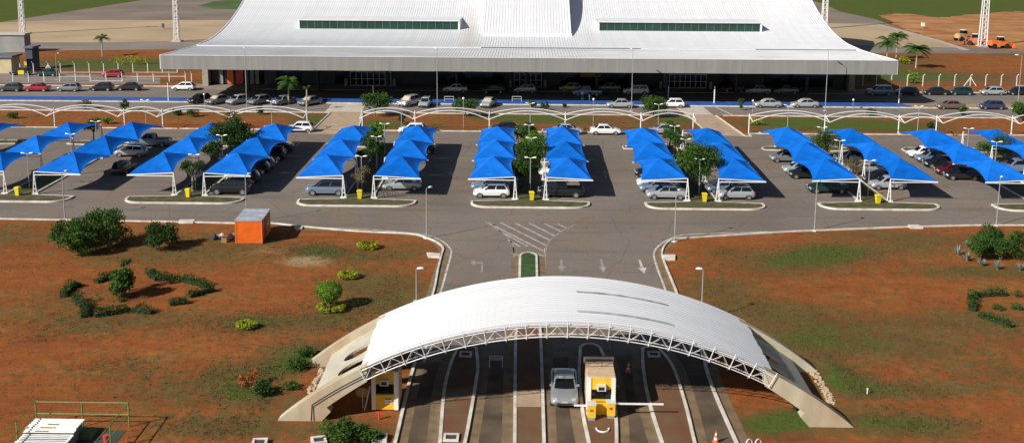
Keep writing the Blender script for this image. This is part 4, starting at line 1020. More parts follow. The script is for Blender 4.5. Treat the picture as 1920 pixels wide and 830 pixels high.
    mb = MB(); mb.loft([[(X(bf)-.38, 0, ZB+.06), (X(bf)-.28, 0, ZB+.06), (X(bf)-.28, 0, ZB+.17), (X(bf)-.38, 0, ZB+.17)], [(X(bf)-.36, .20, ZB+.07), (X(bf)-.29, .20, ZB+.07), (X(bf)-.29, .20, ZB+.18), (X(bf)-.36, .20, ZB+.18)]]); out['mirror'] = mb.mesh('mirror', [M_trim]); out['mpos'] = hw*.84
    if kind == 'pickup':
        mb = MB(); mb.box(X(.03), X(.345), -hw*.80, hw*.80, .99, 1.055); out['bed'] = mb.mesh('cargo_bed', M_trim)
    CARM[kind] = out
    return out
def car(label, kind, colour, x, y, heading, shade=False, group='cars in the open street', name='parked_car', z=.012):
    m_ = car_meshes(kind); T = thing(name, label, 'car', (x, y, z), heading, group)
    def P(nm, me, loc=None, par=T, col=False):
        o = put(nm, me, par, loc)
        if col: o.material_slots[0].link = 'OBJECT'; o.material_slots[0].material = PAINT[colour]
        return o
    P('body', m_['body'], col=True); P('cabin', m_['cabin'], col=True)
    for me in m_['side_window']: P('side_window', me)
    w_ = P('windscreen', m_['windscreen'])
    if shade: w_.material_slots[0].link = 'OBJECT'; w_.material_slots[0].material = M_shade
    P('rear_window', m_['rear_window'])
    for p in m_['wpos']:
        w_ = P('wheel', m_['wheel'], p); P('rim', m_['rim'], None, w_)
        s_ = 1 if p[1] > 0 else -1
        a = P('wheel_arch', m_['arch'], (p[0], s_*(m_['hw']-.02), p[2]+.01)); a.scale.y = s_
    for s_ in (1, -1):
        o = P('headlight', m_['headlight'], (0, s_*m_['hpos'], 0)); o.scale.y = s_
        P('tail_light', m_['taillight'], (0, s_*m_['tpos'], 0))
        o = P('mirror', m_['mirror'], (0, s_*m_['mpos'], 0), col=True); o.scale.y = s_
    P('grille', m_['grille']); P('number_plate', m_['plate'])
    if 'bed' in m_: P('cargo_bed', m_['bed'])
    return T
def cs(label, kind, colour, px, py, front='L', grp='cars in the open street', rot=0., shade=False):
    """side-on car: the pixel is under the middle of its near wheels"""
    p = G(px, py); hw = KIND[kind][1]/2
    return car(label, kind, colour, p.x, p.y+hw, (pi if front == 'L' else 0)+rot, shade, grp)
g1 = 'cars parked along the left street'
cs('dark grey hatchback at the left picture edge, first of the street row', 'hatch', 'graphite', 17, 172.5, grp=g1)
cs('red sedan in the left street row', 'sedan', 'red', 66, 172.5, grp=g1)
cs('dark hatchback with a glinting windscreen right of the red sedan', 'hatch', 'dsilver', 126, 172.5, grp=g1)
cs('black hatchback in the left street row', 'hatch', 'black', 188, 171.5, grp=g1)
cs('black sedan ending the left street row', 'sedan', 'black', 240, 171, grp=g1)
cs('white hatchback alone at the left end of the terminal', 'hatch', 'white', 342, 170.5, grp=g1)
cs('dark green sedan behind the left fence', 'sedan', 'green', 85, 144, grp='cars behind the left fence')
cs('black car behind the left fence beside the beige building', 'hatch', 'black', 36, 142, grp='cars behind the left fence')
cs('dark red hatchback behind the left fence', 'hatch', 'red', 209, 146, grp='cars behind the left fence')
g2 = 'cars parked nose out before the terminal'
for px, py, colr, k, lb, sh in [(372, 194, 'black', 'hatch', 'black hatchback parked nose out, leftmost before the terminal', 0), (407, 195.5, 'dsilver', 'sedan', 'grey car parked nose out with a pale windscreen shade, second from left', 1), (444, 196, 'silver', 'hatch', 'silver hatchback parked nose out, third from left', 0), (484, 196.5, 'dsilver', 'hatch', 'grey hatchback parked nose out, fourth from left', 0), (529, 197, 'dsilver', 'sedan', 'grey sedan parked nose out beside the palm, fifth from left', 0), (580, 198, 'dsilver', 'sedan', 'grey sedan parked nose out by the left crossing with a windscreen shade', 1)]:
    p = G(px, py); car(lb, k, colr, p.x, p.y+.7, radians(-125), bool(sh), g2)
p = G(767, 198); car('silver van-like car with a tan windscreen shade beside the flat tree', 'suv', 'silver', p.x, p.y, radians(-118), True, g2)
p = G(798, 199.5); car('silver hatchback facing the camera between the flat tree and the lamp pole', 'hatch', 'silver', p.x, p.y, radians(-97), False, g2)
p = G(916, 199.5); car('silver car facing the camera with a tan windscreen shade behind the flat bush', 'sedan', 'silver', p.x, p.y, radians(-105), True, g2)
g3 = 'cars in the shade under the terminal canopy'
for px, py, k, colr, lb in [(853, 174, 'sedan', 'white', 'white sedan in the canopy shade left of the middle'), (925, 176, 'hatch', 'black', 'black car in the canopy shade beside the middle doors'), (984, 175, 'hatch', 'silver', 'silver hatchback in front of the middle terminal doors'), (1070, 172, 'hatch', 'beige', 'beige car deep in the canopy shade right of the middle doors'), (1101, 181, 'pickup', 'bluegrey', 'pale blue pickup in the canopy shade by two people'), (1142, 172, 'sedan', 'dsilver', 'grey sedan deep in the canopy shade right of the pale blue pickup'), (1193, 178.5, 'suv', 'white', 'white estate car in the canopy shade behind the tall lamp pole'), (1376, 174, 'hatch', 'maroon', 'maroon car in the canopy shade right of the right doors'), (1422, 177, 'sedan', 'silver', 'silver sedan in the canopy shade, left of two near the right'), (1475, 177, 'sedan', 'dsilver', 'grey sedan in the canopy shade, right of two near the right')]:
    cs(lb, k, colr, px, py, grp=g3)
g4 = 'cars on the street before the blue platform'
cs('silver sedan on the street left of the round bush', 'sedan', 'silver', 1163, 203.5, grp=g4)
cs('white hatchback on the street half hidden by the round bush', 'hatch', 'white', 1261, 203, grp=g4)
cs('silver sedan with a windscreen shade, left of two on the street at right', 'sedan', 'silver', 1441, 203, grp=g4, shade=True)
cs('silver sedan with a windscreen shade, right of two on the street at right', 'sedan', 'silver', 1511, 203, grp=g4, shade=True)
cs('brown sedan on the street at far right', 'sedan', 'brown', 1785, 206, grp=g4)
cs('dark blue hatchback on the street at far right', 'hatch', 'navy', 1862, 206.5, grp=g4)
g5 = 'cars along the right fence'
for px, k, colr, lb in [(1651, 'suv', 'bluegrey', 'blue-grey hatchback at the edge of the terminal shade'), (1703, 'hatch', 'black', 'black hatchback behind the white post at the right fence'), (1757, 'sedan', 'black', 'black sedan along the right fence'), (1804, 'hatch', 'green', 'dark green hatchback along the right fence'), (1863, 'hatch', 'silver', 'silver hatchback along the right fence'), (1912, 'hatch', 'black', 'black car cut by the right picture edge')]:
    cs(lb, k, colr, px, 179.5, grp=g5)
g6 = 'cars along the rear kerb of the car park'
cs('white hatchback on the rear kerb beside the left walkway', 'hatch', 'white', 560, 249, grp=g6)
cs('white hatchback half hidden behind the third island canopy', 'hatch', 'white', 772, 252, grp=g6)
cs('black sedan on the rear kerb behind the central island', 'sedan', 'black', 948, 249, grp=g6)
cs('silver sedan on the rear kerb left of the white sedan', 'sedan', 'silver', 1065, 253, 'R', grp=g6)
cs('white sedan on the rear kerb in the middle', 'sedan', 'white', 1136, 254, 'R', grp=g6)
cs('silver sedan on the rear kerb right of the white sedan', 'sedan', 'silver', 1245, 253, grp=g6)
g7 = 'cars in the shaded stalls'
cs('silver hatchback in the aisle right of the first island', 'hatch', 'silver', 242, 295, grp=g7)
cs('pale blue pickup in the aisle right of the first island', 'pickup', 'bluegrey', 280, 276, grp=g7)
p = G(222, 330); car('black car with red tail lights driving away along the left aisle', 'hatch', 'black', p.x, p.y+1.9, radians(86), False, 'moving cars', 'car')
def stall(label, kind, colour, gi, s_, n, front='L', dx=0.):
    x = GC[gi]+s_*4.15+dx; y = Y0+.3+(n+.5)*2.42
    return car(label, kind, colour, x, y, (pi if front == 'L' else 0)+random.uniform(-.03, .03), False, g7)
stall('black hatchback nearest the road under the second island canopy', 'suv', 'black', 2, 1, 0)
stall('dark grey car second in the stalls right of the second island', 'hatch', 'graphite', 2, 1, 2)
stall('black car third in the stalls right of the second island', 'hatch', 'black', 2, 1, 4)
stall('blue-grey car fourth in the stalls right of the second island', 'hatch', 'bluegrey', 2, 1, 5)
stall('black car fifth in the stalls right of the second island', 'suv', 'black', 2, 1, 7)
stall('graphite car rearmost in the stalls right of the second island', 'sedan', 'graphite', 2, 1, 9)
stall('blue-grey estate car under the left canopies of the third island', 'suv', 'bluegrey', 3, -1, 0, dx=.4)
stall('silver sedan under the right canopies of the third island beside bicycles', 'sedan', 'silver', 3, 1, 1)
stall('black car at the rear of the third island right stalls', 'hatch', 'black', 3, 1, 9)
stall('white hatchback nearest the road under the central island canopies', 'hatch', 'white', 4, -1, -.15)
stall('blue-grey sedan second from the road under the central island left canopies', 'sedan', 'bluegrey', 4, -1, 1, dx=-.2)
stall('black pickup nearest the road under the central island right canopies', 'pickup', 'black', 4, 1, 0, dx=-.9)
stall('white sedan deep under the central island right canopies', 'sedan', 'white', 4, 1, 4, dx=-1)
stall('silver sedan nearest the road under the fifth island left canopies', 'sedan', 'silver', 5, -1, -.15, dx=.5)
stall('blue-grey sedan second from the road under the fifth island left canopies', 'sedan', 'bluegrey', 5, -1, 1)
stall('white hatchback third from the road under the fifth island left canopies', 'hatch', 'white', 5, -1, 2, dx=-.2)
stall('black hatchback deep under the fifth island left canopies', 'hatch', 'black', 5, -1, 4)
stall('silver hatchback nearest the road under the fifth island right canopies', 'hatch', 'silver', 5, 1, -.1, dx=-.4)
stall('blue-grey hatchback second from the road under the fifth island right canopies', 'hatch', 'bluegrey', 5, 1, 1, dx=-1.2)
stall('dark green sedan nearest the road under the sixth island left canopies', 'sedan', 'green', 6, -1, 1.2, dx=.3)
stall('black hatchback under the sixth island left canopies behind the green sedan', 'hatch', 'black', 6, -1, 4, dx=-.4)
stall('silver hatchback in the middle of the sixth island left stalls', 'hatch', 'silver', 6, -1, 5, dx=-.5)
stall('silver hatchback peeking out of the sixth island rear left canopy', 'hatch', 'dsilver', 6, -1, 7.6, dx=-.6)
stall('silver hatchback nearest the road under the sixth island right canopies', 'hatch', 'silver', 6, 1, 2.0, dx=-.8)
stall('black hatchback second from the road under the sixth island right canopies', 'hatch', 'black', 6, 1, 3.1, dx=-.9)
stall('silver sedan third from the road under the sixth island right canopies', 'sedan', 'silver', 6, 1, 5.2, dx=-1)
stall('graphite sedan rearmost under the sixth island right canopies', 'sedan', 'graphite', 6, 1, 7.6, dx=-.8)
stall('black car third from the rear in the seventh island left stalls', 'hatch', 'black', 7, -1, 4, dx=-.6)
stall('maroon car in the middle of the seventh island left stalls', 'hatch', 'maroon', 7, -1, 5, dx=-.8)
stall('black sedan behind the maroon car in the seventh island left stalls', 'sedan', 'black', 7, -1, 6.6, dx=-.6)
stall('blue-grey car second from the rear in the seventh island left stalls', 'hatch', 'bluegrey', 7, -1, 7.8, dx=-.7)
stall('white hatchback rearmost of the seventh island left stalls', 'hatch', 'white', 7, -1, 8.9, dx=-.8)
stall('blue-grey estate car in the stalls right of the seventh island', 'suv', 'bluegrey', 7, 1, 5.6, dx=-.8)
car('silver sedan stopped in the gate lane beside the ticket booth', 'sedan', 'msilver', 2.48, 64.0, radians(-91), False, 'moving cars', 'car')

# ------------------------------------------------------------------ vegetation
def leaf_cloud(pts_fn, n, size, seed, flat=.0):
    rnd = random.Random(seed); vs_, fs, tone = [], [], []
    for i in range(n):
        c, nrm, tn = pts_fn(rnd)
        s_ = size*rnd.uniform(.6, 1.35)
        d = Vector((rnd.gauss(0, 1), rnd.gauss(0, 1), rnd.gauss(0, 1)+flat)); d = (d.normalized()*.75+nrm*.6).normalized()
        a = d.orthogonal().normalized(); b = d.cross(a); t = rnd.uniform(0, 2*pi); a, b = a*cos(t)+b*sin(t), b*cos(t)-a*sin(t)
        k = len(vs_); vs_ += [c-a*s_*.8, c-b*s_*.45+d*s_*.1, c+a*s_*.9, c+b*s_*.45+d*s_*.1]; fs.append((k, k+1, k+2, k+3)); tone += [tn]*4
    return vs_, fs, tone
def foliage_mesh(name, data, mt):
    vs_, fs, tone = data; me = bpy.data.meshes.new(name); me.from_pydata([tuple(v) for v in vs_], [], fs)
    at = me.attributes.new('tone', 'FLOAT', 'POINT'); at.data.foreach_set('value', tone); me.materials.append(mt); return me
def clump_sampler(clumps, fill=.35):
    wts = [r[3]**2 for r in clumps]; tot = sum(wts)
    tones = [random.Random(i*13+5).uniform(0, 1) for i in range(len(clumps))]
    def fn(rnd):
        x = rnd.uniform(0, tot); i = 0
        while x > wts[i] and i < len(wts)-1: x -= wts[i]; i += 1
        cx, cy, cz, r = clumps[i][:4]
        n = Vector((rnd.gauss(0, 1), rnd.gauss(0, 1), rnd.gauss(0, 1))).normalized()
        if n.z < -.5 and rnd.random() < .6: n.z = -n.z
        rr = r*(rnd.random()**fill)*rnd.uniform(.8, 1.12)
        return Vector((cx, cy, cz))+Vector((n.x*rr, n.y*rr, n.z*rr*.85)), n, min(1, max(0, .55*tones[i]+.45*rnd.random()))
    return fn
def tree(label, base, h, rx, rz, mt, n=1500, leaf=.16, trunk=True, name='tree', cat='tree', grp=None, seed=None, bark=None, base_off=.0, sparse=1., nclump=14, wide=(1, 1)):
    b = G(*base); seed = seed if seed is not None else abs(hash(label)) % 9999 if False else int(sum(ord(c)*(i+1) for i, c in enumerate(label))) % 9973
    rnd = random.Random(seed); T = thing(name, label, cat, (b.x, b.y, base_off), 0, grp)
    cz = h-rz; clumps = []
    for i in range(nclump):
        d = Vector((rnd.gauss(0, 1), rnd.gauss(0, 1), rnd.gauss(0, .9))).normalized()*rnd.uniform(.35, .78)
        r = rx*rnd.uniform(.30, .50)*sparse
        clumps.append((d.x*rx*wide[0], d.y*rx*wide[1], max(cz+d.z*rz, r*.6), r))
    put('crown', foliage_mesh('crown', leaf_cloud(clump_sampler(clumps), n, leaf, seed), mt), T)
    mb = MB(); tr = max(.05, h*.028)
    if trunk:
        k = rnd.uniform(-.15, .15); fork = max(.25, (h-2*rz)*.9)
        mb.pipe([(0, 0, -.05), (k*.3, 0, fork*.5), (k, k*.5, fork)], [tr*1.3, tr, tr*.85], 8)
        for c in clumps[:7]: mb.pipe([(k, k*.5, fork), ((k+c[0])*.5, c[1]*.5, (fork+c[2])*.5+.1), (c[0], c[1], c[2])], [tr*.6, tr*.4, tr*.18], 6)
    else:
        for c in clumps[:6]: mb.pipe([(c[0]*.1, c[1]*.1, -.05), (c[0]*.5, c[1]*.5, c[2]*.6), (c[0], c[1], c[2])], [tr*.6, tr*.45, tr*.2], 5)
    mb.build('trunk' if trunk else 'stems', bark or M_bark, T, True)
    return T
def bush(label, base, h, rx, mt, n=700, leaf=.10, cat='bush', name='bush', grp=None, wide=(1, 1)):
    return tree(label, base, h, rx, h*.52, mt, n, leaf, False, name, cat, grp, wide=wide)
def palm(label, base, h, fr=2.0, n=16, grp='palm trees'):
    b = G(*base); rnd = random.Random(int(base[0])); T = thing('palm_tree', label, 'palm tree', (b.x, b.y, 0), 0, grp)
    mb = MB(); mb.pipe([(0, 0, -.05), (.05, 0, h*.5), (.1, .05, h)], [.17, .12, .10], 8); mb.build('trunk', M_barkp, T, True)
    vs_, fs, tone = [], [], []
    for i in range(n):
        a = 2*pi*i/n+rnd.uniform(-.2, .2); el = rnd.uniform(-.15, 1.35); L_ = fr*rnd.uniform(.8, 1.1); d = Vector((cos(a), sin(a), 0)); sd = Vector((-sin(a), cos(a), 0))
        p = Vector((.1, .05, h)); e = el; tn = rnd.random(); st = 14
        for k in range(st):
            q = p+(d*cos(e)+Vector((0, 0, sin(e))))*(L_/st)
            w_ = .55*sin(pi*(k+.7)/(st+.6))*fr/2+.06
            for s_ in (-1, 1):
                tip = (p+q)/2+sd*s_*w_+Vector((0, 0, -w_*.55))+(q-p)*.8
                m0 = len(vs_); vs_ += [p, q, tip]; fs.append((m0, m0+1, m0+2)); tone += [tn]*3
            p = q; e -= (el*.75+1.0)/st
    put('fronds', foliage_mesh('fronds', (vs_, fs, tone), L_palm), T)
    return T
def hedge(label, pts, w_, h, mt=None, grp='clipped hedges', dens=230):
    P = [G(*p) for p in pts]; T = thing('hedge', label, 'hedge', (P[0].x, P[0].y, 0), 0, grp)
    seg = [(P[i], P[i+1]) for i in range(len(P)-1)]; tot = sum((b-a).length for a, b in seg); o = P[0]
    def fn(rnd):
        x = rnd.uniform(0, tot); i = 0
        while x > (seg[i][1]-seg[i][0]).length and i < len(seg)-1: x -= (seg[i][1]-seg[i][0]).length; i += 1
        a, b = seg[i]; d = (b-a).normalized(); nn = Vector((-d.y, d.x, 0)); c = a+d*x
        hh = h*(.85+.75*mnoise.noise(Vector((c.x*1.6, c.y*1.6, 2))))
        s_ = rnd.random()
        if s_ < .45: q, nr = Vector((0, 0, hh))+nn*rnd.uniform(-w_, w_)*.5, Vector((0, 0, 1))
        else: sg = rnd.choice((-1, 1)); q, nr = nn*sg*w_*.5*rnd.uniform(.75, 1.05)+Vector((0, 0, rnd.uniform(.02, hh))), nn*sg
        return c-o+q+Vector((rnd.gauss(0, .085), rnd.gauss(0, .085), rnd.gauss(0, .06))), nr, rnd.random()
    put('foliage', foliage_mesh('foliage', leaf_cloud(fn, int(tot*dens), .085, int(P[0].x*10) % 997), mt or L_hedge), T)
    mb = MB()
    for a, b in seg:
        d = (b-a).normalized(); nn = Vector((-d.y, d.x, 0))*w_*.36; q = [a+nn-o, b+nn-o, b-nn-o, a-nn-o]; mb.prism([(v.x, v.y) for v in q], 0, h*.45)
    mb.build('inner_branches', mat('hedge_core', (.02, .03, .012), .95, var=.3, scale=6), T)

# field on the left
gt = 'trees on the left field'
tree('dark leafy tree, left of the three in the left cluster', (128, 464), 2.8, 1.75, 1.35, L_mid, 3800, .12, grp=gt)
tree('dark leafy tree at the front of the left cluster', (152, 478), 3.1, 1.8, 1.5, L_mid, 4000, .12, grp=gt)
tree('broad dark leafy tree at the rear of the left cluster', (203, 462), 3.4, 2.6, 1.6, L_mid, 5600, .13, grp=gt, wide=(1.1, .9))
tree('round bushy tree right of the left cluster', (300, 466), 2.5, 1.9, 1.2, L_dark, 3600, .12, grp=gt)
tree('slender dark tree inside the left hedge ring', (231, 557), 2.7, 1.25, 1.3, L_mid, 4600, .12, grp=gt, nclump=26)
tree('small dark sapling top beside the slender tree in the hedge ring', (241, 545), 3.0, .5, 1.1, L_mid, 1100, .10, grp=gt, nclump=10)
for k, (lb, pts) in enumerate([('hedge piece at the upper left of the ring round the slender tree', [(181, 531), (212, 519)]), ('hedge piece at the left tip of the ring', [(118, 558), (133, 540), (150, 535)]), ('hedge piece running down the lower left of the ring', [(140, 563), (163, 577), (157, 596)]),
                               ('hedge piece along the front of the ring, left half', [(178, 594), (244, 583)]), ('hedge piece along the front of the ring, right half', [(248, 584), (285, 588)]), ('hedge piece at the upper right of the ring near the slender tree', [(278, 512), (295, 526), (338, 524)]),
                               ('hedge piece at the right side of the ring', [(340, 526), (388, 538)]), ('hedge piece at the right tip of the ring', [(400, 545), (372, 552), (355, 558)]), ('hedge piece at the lower right of the ring', [(352, 568), (318, 572)])]):
    hedge(lb, pts, .55, .62)
bush('small dark weed below the slender tree', (228, 565), .35, .4, L_mid, 160, .08)
gy = 'lime-green topiary bushes'
def ring_bush(label, base, r, h, mt):
    b = G(*base); T = thing('bush', label, 'bush', (b.x, b.y, 0), 0, gy); rnd = random.Random(int(b.x*7))
    cl = []
    for k in range(11):
        a = 2*pi*k/11; cl.append((cos(a)*r*.72, sin(a)*r*.62, h*.5, h*.5*rnd.uniform(.8, 1.2)))
    put('foliage', foliage_mesh('foliage', leaf_cloud(clump_sampler(cl), 1300, .085, int(b.x*31) % 991), mt), T)
    mb = MB()
    for c in cl: mb.pipe([(c[0]*.6, c[1]*.6, -.03), (c[0], c[1], c[2])], [.03, .015], 5)
    mb.build('stems', M_bark, T)
ring_bush('ring-shaped lime bush behind the left lamp corner', (690, 465), 1.12, .6, L_yel)
ring_bush('low lime bush left of the lamp post by the gate', (653, 521), .95, .55, L_yel)
ring_bush('small lime bush alone on the bare soil at left', (462, 615), .75, .55, L_yel)
ring_bush('lime skirt of foliage round the foot of the ball-shaped topiary', (621, 582), 1.2, .6, L_yel)
def ball(label, base, h, rx, rz, mt, n):
    b = G(*base); T = thing('bush', label, 'bush', (b.x, b.y, 0), 0, gy)
    def fn(rnd):
        q = Vector((rnd.gauss(0, 1), rnd.gauss(0, 1), rnd.gauss(0, 1))).normalized(); k = rnd.uniform(.82, 1.03)*(1+.10*mnoise.noise(q*3.1))
        return Vector((q.x*rx*k, q.y*rx*k, h-rz+q.z*rz*k)), q, .5+.5*mnoise.noise(q*2.5)*.8+rnd.uniform(-.3, .3)
    put('foliage', foliage_mesh('foliage', leaf_cloud(fn, n, .075, 5), mt), T)
    mb = MB(); mb.pipe([(0, 0, -.05), (.03, 0, h-rz)], [.08, .06], 8); mb.build('trunk', M_bark, T)
ball('bright green ball-shaped topiary standing in a lime skirt', (618, 578), 2.15, .98, .75, L_lime, 3600)
if 0: tree('bright green ball-shaped topiary standing in a lime skirt', (618, 578), 2.15, .95, .78, L_lime, 5200, .075, grp=gy, nclump=70, sparse=.62)
# by the gate
bush('dense green bush in front of the left ticket booth', (640, 822), .95, 1.25, L_mid, 1600, .11)
bush('low green bush beside the left booth bush', (693, 826), .6, .8, L_mid, 700, .10)
bush('reddish flowering bush left of the gate', (470, 722), .85, .9, L_red, 480, .09)
bush('dark green bush below the reddish one left of the gate', (492, 738), .75, .85, L_dark, 800, .10)
bush('dark green scrub beside the left slab of the gate', (560, 690), .55, .95, L_mid, 800, .10)
bush('low green scrub behind the left slab of the gate', (574, 668), .5, .7, L_mid, 500, .10)
bush('small green scrub at the foot of the left slab', (545, 728), .4, .6, L_mid, 350, .09)
bush('small dark bush under the right gate leg', (1493, 770), .45, .35, L_dark, 260, .08)
# right field
gr = 'leafy shrubs at the right edge'
tree('tall leafy shrub at the left end of the right thicket', (1838, 487), 2.3, 1.35, 1.1, L_mid, 2600, .11, False, 'shrub', 'shrub', gr)
tree('leafy shrub at the back of the right thicket', (1858, 468), 2.5, 1.5, 1.2, L_mid, 2600, .11, False, 'shrub', 'shrub', gr)
tree('leafy shrub in the middle of the right thicket', (1878, 488), 2.3, 1.5, 1.1, L_mid, 2800, .11, False, 'shrub', 'shrub', gr)
tree('leafy shrub at the right end of the right thicket', (1918, 486), 2.5, 1.7, 1.2, L_mid, 2800, .11, False, 'shrub', 'shrub', gr)
def agave(label, base, h):
    b = G(*base); T = thing('agave', label, 'plant', (b.x, b.y, 0), 0, 'agaves before the thicket'); rnd = random.Random(int(base[0])); vs_, fs, tn = [], [], []
    for i in range(26):
        a = rnd.uniform(0, 2*pi); t = rnd.uniform(.08, .85); L_ = h*rnd.uniform(.8, 1.1); d = Vector((cos(a)*sin(t), sin(a)*sin(t), cos(t))); s_ = Vector((-sin(a), cos(a), 0)); k = len(vs_)
        vs_ += [s_*.05, -s_*.05, d*L_*.5-s_*.06, d*L_*.5+s_*.06, d*L_+Vector((cos(a), sin(a), 0))*.05]; fs += [(k, k+1, k+2, k+3), (k+3, k+2, k+4)]; tn += [rnd.random()]*5
    put('leaves', foliage_mesh('leaves', (vs_, fs, tn), L_agave), T)
    mb = MB(); mb.tube((0, 0, -.02), (0, 0, .15), .09, .06); mb.build('stem', M_bark, T)
for base, h, lb in [((1796, 478), .95, 'leftmost blue-grey agave at the thicket'), ((1813, 489), .85, 'second blue-grey agave from the left at the thicket'), ((1840, 498), .7, 'third blue-grey agave, the most splayed, at the thicket'), ((1870, 505), .85, 'fourth blue-grey agave from the left at the thicket'), ((1912, 507), .8, 'rightmost blue-grey agave at the thicket'), ((1812, 462), .6, 'small blue-grey agave behind the leftmost ones')]:
    agave(lb, base, h)
hedge('hedge along the far side of the right square bed', [(1826, 556), (1888, 553)], .5, .5); hedge('hedge on the left side of the right square bed', [(1822, 558), (1824, 584)], .5, .6)
hedge('hedge at the lower left of the right square bed', [(1836, 592), (1866, 603)], .5, .45); hedge('hedge at the front corner of the right square bed', [(1868, 604), (1898, 614)], .5, .45)
hedge('short hedge stub at the far right of the square bed', [(1904, 556), (1912, 556)], .45, .4)
bush('small green weed inside the right square bed', (1873, 580), .35, .55, L_mid, 260, .08); bush('spiky green weed at the right of the square bed', (1905, 580), .4, .6, L_mid, 260, .09)

# trees on the parking islands
gp = 'trees on the parking islands'
def itree(lb, px, py, h, rx, rz, mt, n=1500, leaf=.13, **k): return tree(lb, (px, py), h+.35, rx*1.08, rz*1.1, mt, int(n*1.35), leaf, grp=gp, base_off=.1, **k)
itree('large dark green tree at the rear of the second island', 440, 295, 5.0, 2.75, 2.3, L_dark, 6000, .15, nclump=26)
itree('thin grey-green tree with pale trunk on the second island', 361, 360, 3.3, 1.5, .9, L_dark, 1100, .12, bark=M_barkp, sparse=.8)
itree('small dark tree in the middle of the second island', 400, 320, 3.2, 1.4, .95, L_dark, 1500, .12)
itree('small thin tree at the rear of the first island', 176, 268, 3.0, 1.5, .9, L_mid, 900, .12, sparse=.75)
itree('bare brown branching tree at the front of the third island', 672, 362, 2.7, 1.4, 1.0, L_dry, 620, .08, bark=M_barkp, sparse=.8)
itree('yellow-green tree at the rear of the third island', 706, 277, 3.6, 1.5, 1.3, L_lime, 1800, .12, sparse=.8)
itree('small green tree in the middle of the third island', 690, 318, 3.4, 1.6, 1.3, L_mid, 2200, .12, sparse=.85)
itree('dark green tree in the middle rear of the third island', 703, 297, 3.3, 1.5, 1.3, L_mid, 2000, .12)
itree('green tree at the front of the central island', 982, 352, 3.4, 1.7, 1.3, L_mid, 3000, .12)
itree('leafy green tree in the middle of the central island', 993, 324, 3.8, 2.0, 1.5, L_mid, 3600, .12)
itree('light green tree behind the middle of the central island', 1000, 302, 3.5, 1.7, 1.3, L_lime, 2200, .12, sparse=.85)
itree('green tree at the rear of the central island', 985, 282, 3.4, 1.7, 1.3, L_mid, 2400, .12)
itree('big bushy green tree at the front of the fifth island', 1311, 358, 5.2, 2.7, 2.1, L_mid, 6400, .14, nclump=30)
itree('thin pale tree at the rear of the fifth island', 1270, 297, 3.8, 1.6, 1.4, L_mid, 1900, .12, sparse=.75, bark=M_barkp)
itree('second thin tree at the rear of the fifth island', 1255, 277, 3.5, 1.6, 1.3, L_mid, 1700, .12, sparse=.8)
itree('green round tree at the rear of the sixth island', 1549, 298, 3.5, 1.9, 1.4, L_mid, 2400, .12, nclump=20)
itree('dry brown shrub in the middle of the sixth island', 1606, 330, 1.9, 1.5, .85, L_dry, 700, .10)
itree('green round tree in the middle of the seventh island', 1866, 306, 3.3, 2.1, 1.4, L_mid, 2400, .12, nclump=20)
# planted strip
gs = 'bushes on the planted strip'
tree('flat-topped broad tree left of the nose-out cars by the left crossing', (703, 218), 3.0, 2.7, .85, L_mid, 2600, .17, grp=gs, wide=(1.15, .8))
tree('flat green bush with lamp post left of the middle', (873, 218), 2.4, 2.2, .65, L_mid, 1800, .16, grp=gs, wide=(1.15, .8))
tree('round dense green bush by the right crossing', (1226, 219), 3.1, 2.3, 1.25, L_mid, 3600, .16, grp=gs, nclump=26)
tree('dark green bush at the right picture edge on the strip', (1915, 226), 3.4, 2.2, 1.5, L_mid, 2600, .17, grp=gs)
for base, h, r, mt, lb in [((24, 222), 1.0, .9, L_mid, 'small bush at the far left of the strip'), ((203, 232), 1.0, .9, L_lime, 'light green bush behind the first island canopies'), ((331, 216), 1.0, .9, L_mid, 'bright bush on the strip left of the big tree'), ((362, 219), 1.3, 1.1, L_mid, 'larger bush on the strip left of the big tree'), ((489, 215), 1.5, .7, L_dark, 'upright dark shrub on the strip right of the big tree'), ((755, 232), 1.6, .7, L_dark, 'upright dark shrub on the strip left of the third canopy column'),
                           ((998, 203), 1.7, .8, L_mid, 'small shrub on the street edge in the middle, left of two'), ((1022, 207), 1.4, .8, L_dark, 'thin shrub on the street edge in the middle, right of two'), ((1058, 202), .7, .4, L_mid, 'tiny shrub on the street edge right of the middle'), ((1389, 207), 2.3, .55, L_mid, 'slim green shrub before the terminal at right'), ((1418, 234), .9, 1.2, L_yel, 'yellow-green bush by the right walkway'), ((1635, 218), 1.3, .9, L_dark, 'small umbrella-shaped bush on the right strip'), ((1804, 217), 1.6, .8, L_mid, 'upright bush before the brown sedan'), ((1744, 240), 1.0, .6, L_dark, 'dark weed on the right strip'), ((160, 205), 1.6, 1.1, L_dry, 'dry thin shrub on the street edge at left'), ((234, 208), 1.9, .8, L_dark, 'thin dark shrub on the street edge at left')]:
    bush(lb, base, h, r, mt, 650, .12, grp=gs)
palm('palm tree standing before the left half of the terminal', (541, 196), 3.7, 2.3, 36)
palm('small young palm by the left crossing', (575, 207), 3.6, .8, 9)
palm('small palm on the red soil behind the left fence', (192, 106), 3.9, 2.0, 16)
palm('tall palm beyond the right end of the terminal, left of two', (1662, 118), 4.4, 3.0, 22)
palm('tall palm with raised fronds close behind the left one', (1680, 112), 4.9, 2.8, 18)
palm('bushy palm beyond the right end of the terminal, right of two', (1717, 128), 3.7, 3.2, 26)
bush('yellow-green shrub below the palms at the right fence', (1713, 157), 2.4, 1.8, L_lime, 600, .16)
bush('yellow-green shrub at the right terminal corner', (1695, 120), 1.8, 1.4, L_yel, 500, .16)
bush('green shrub between the right terminal corner and the fence', (1640, 152), 1.6, 2.6, L_lime, 700, .16)
bush('yellow flowering bushes behind the left fence', (245, 121), 1.0, 3.2, L_yel, 700, .15, wide=(1.6, .5))

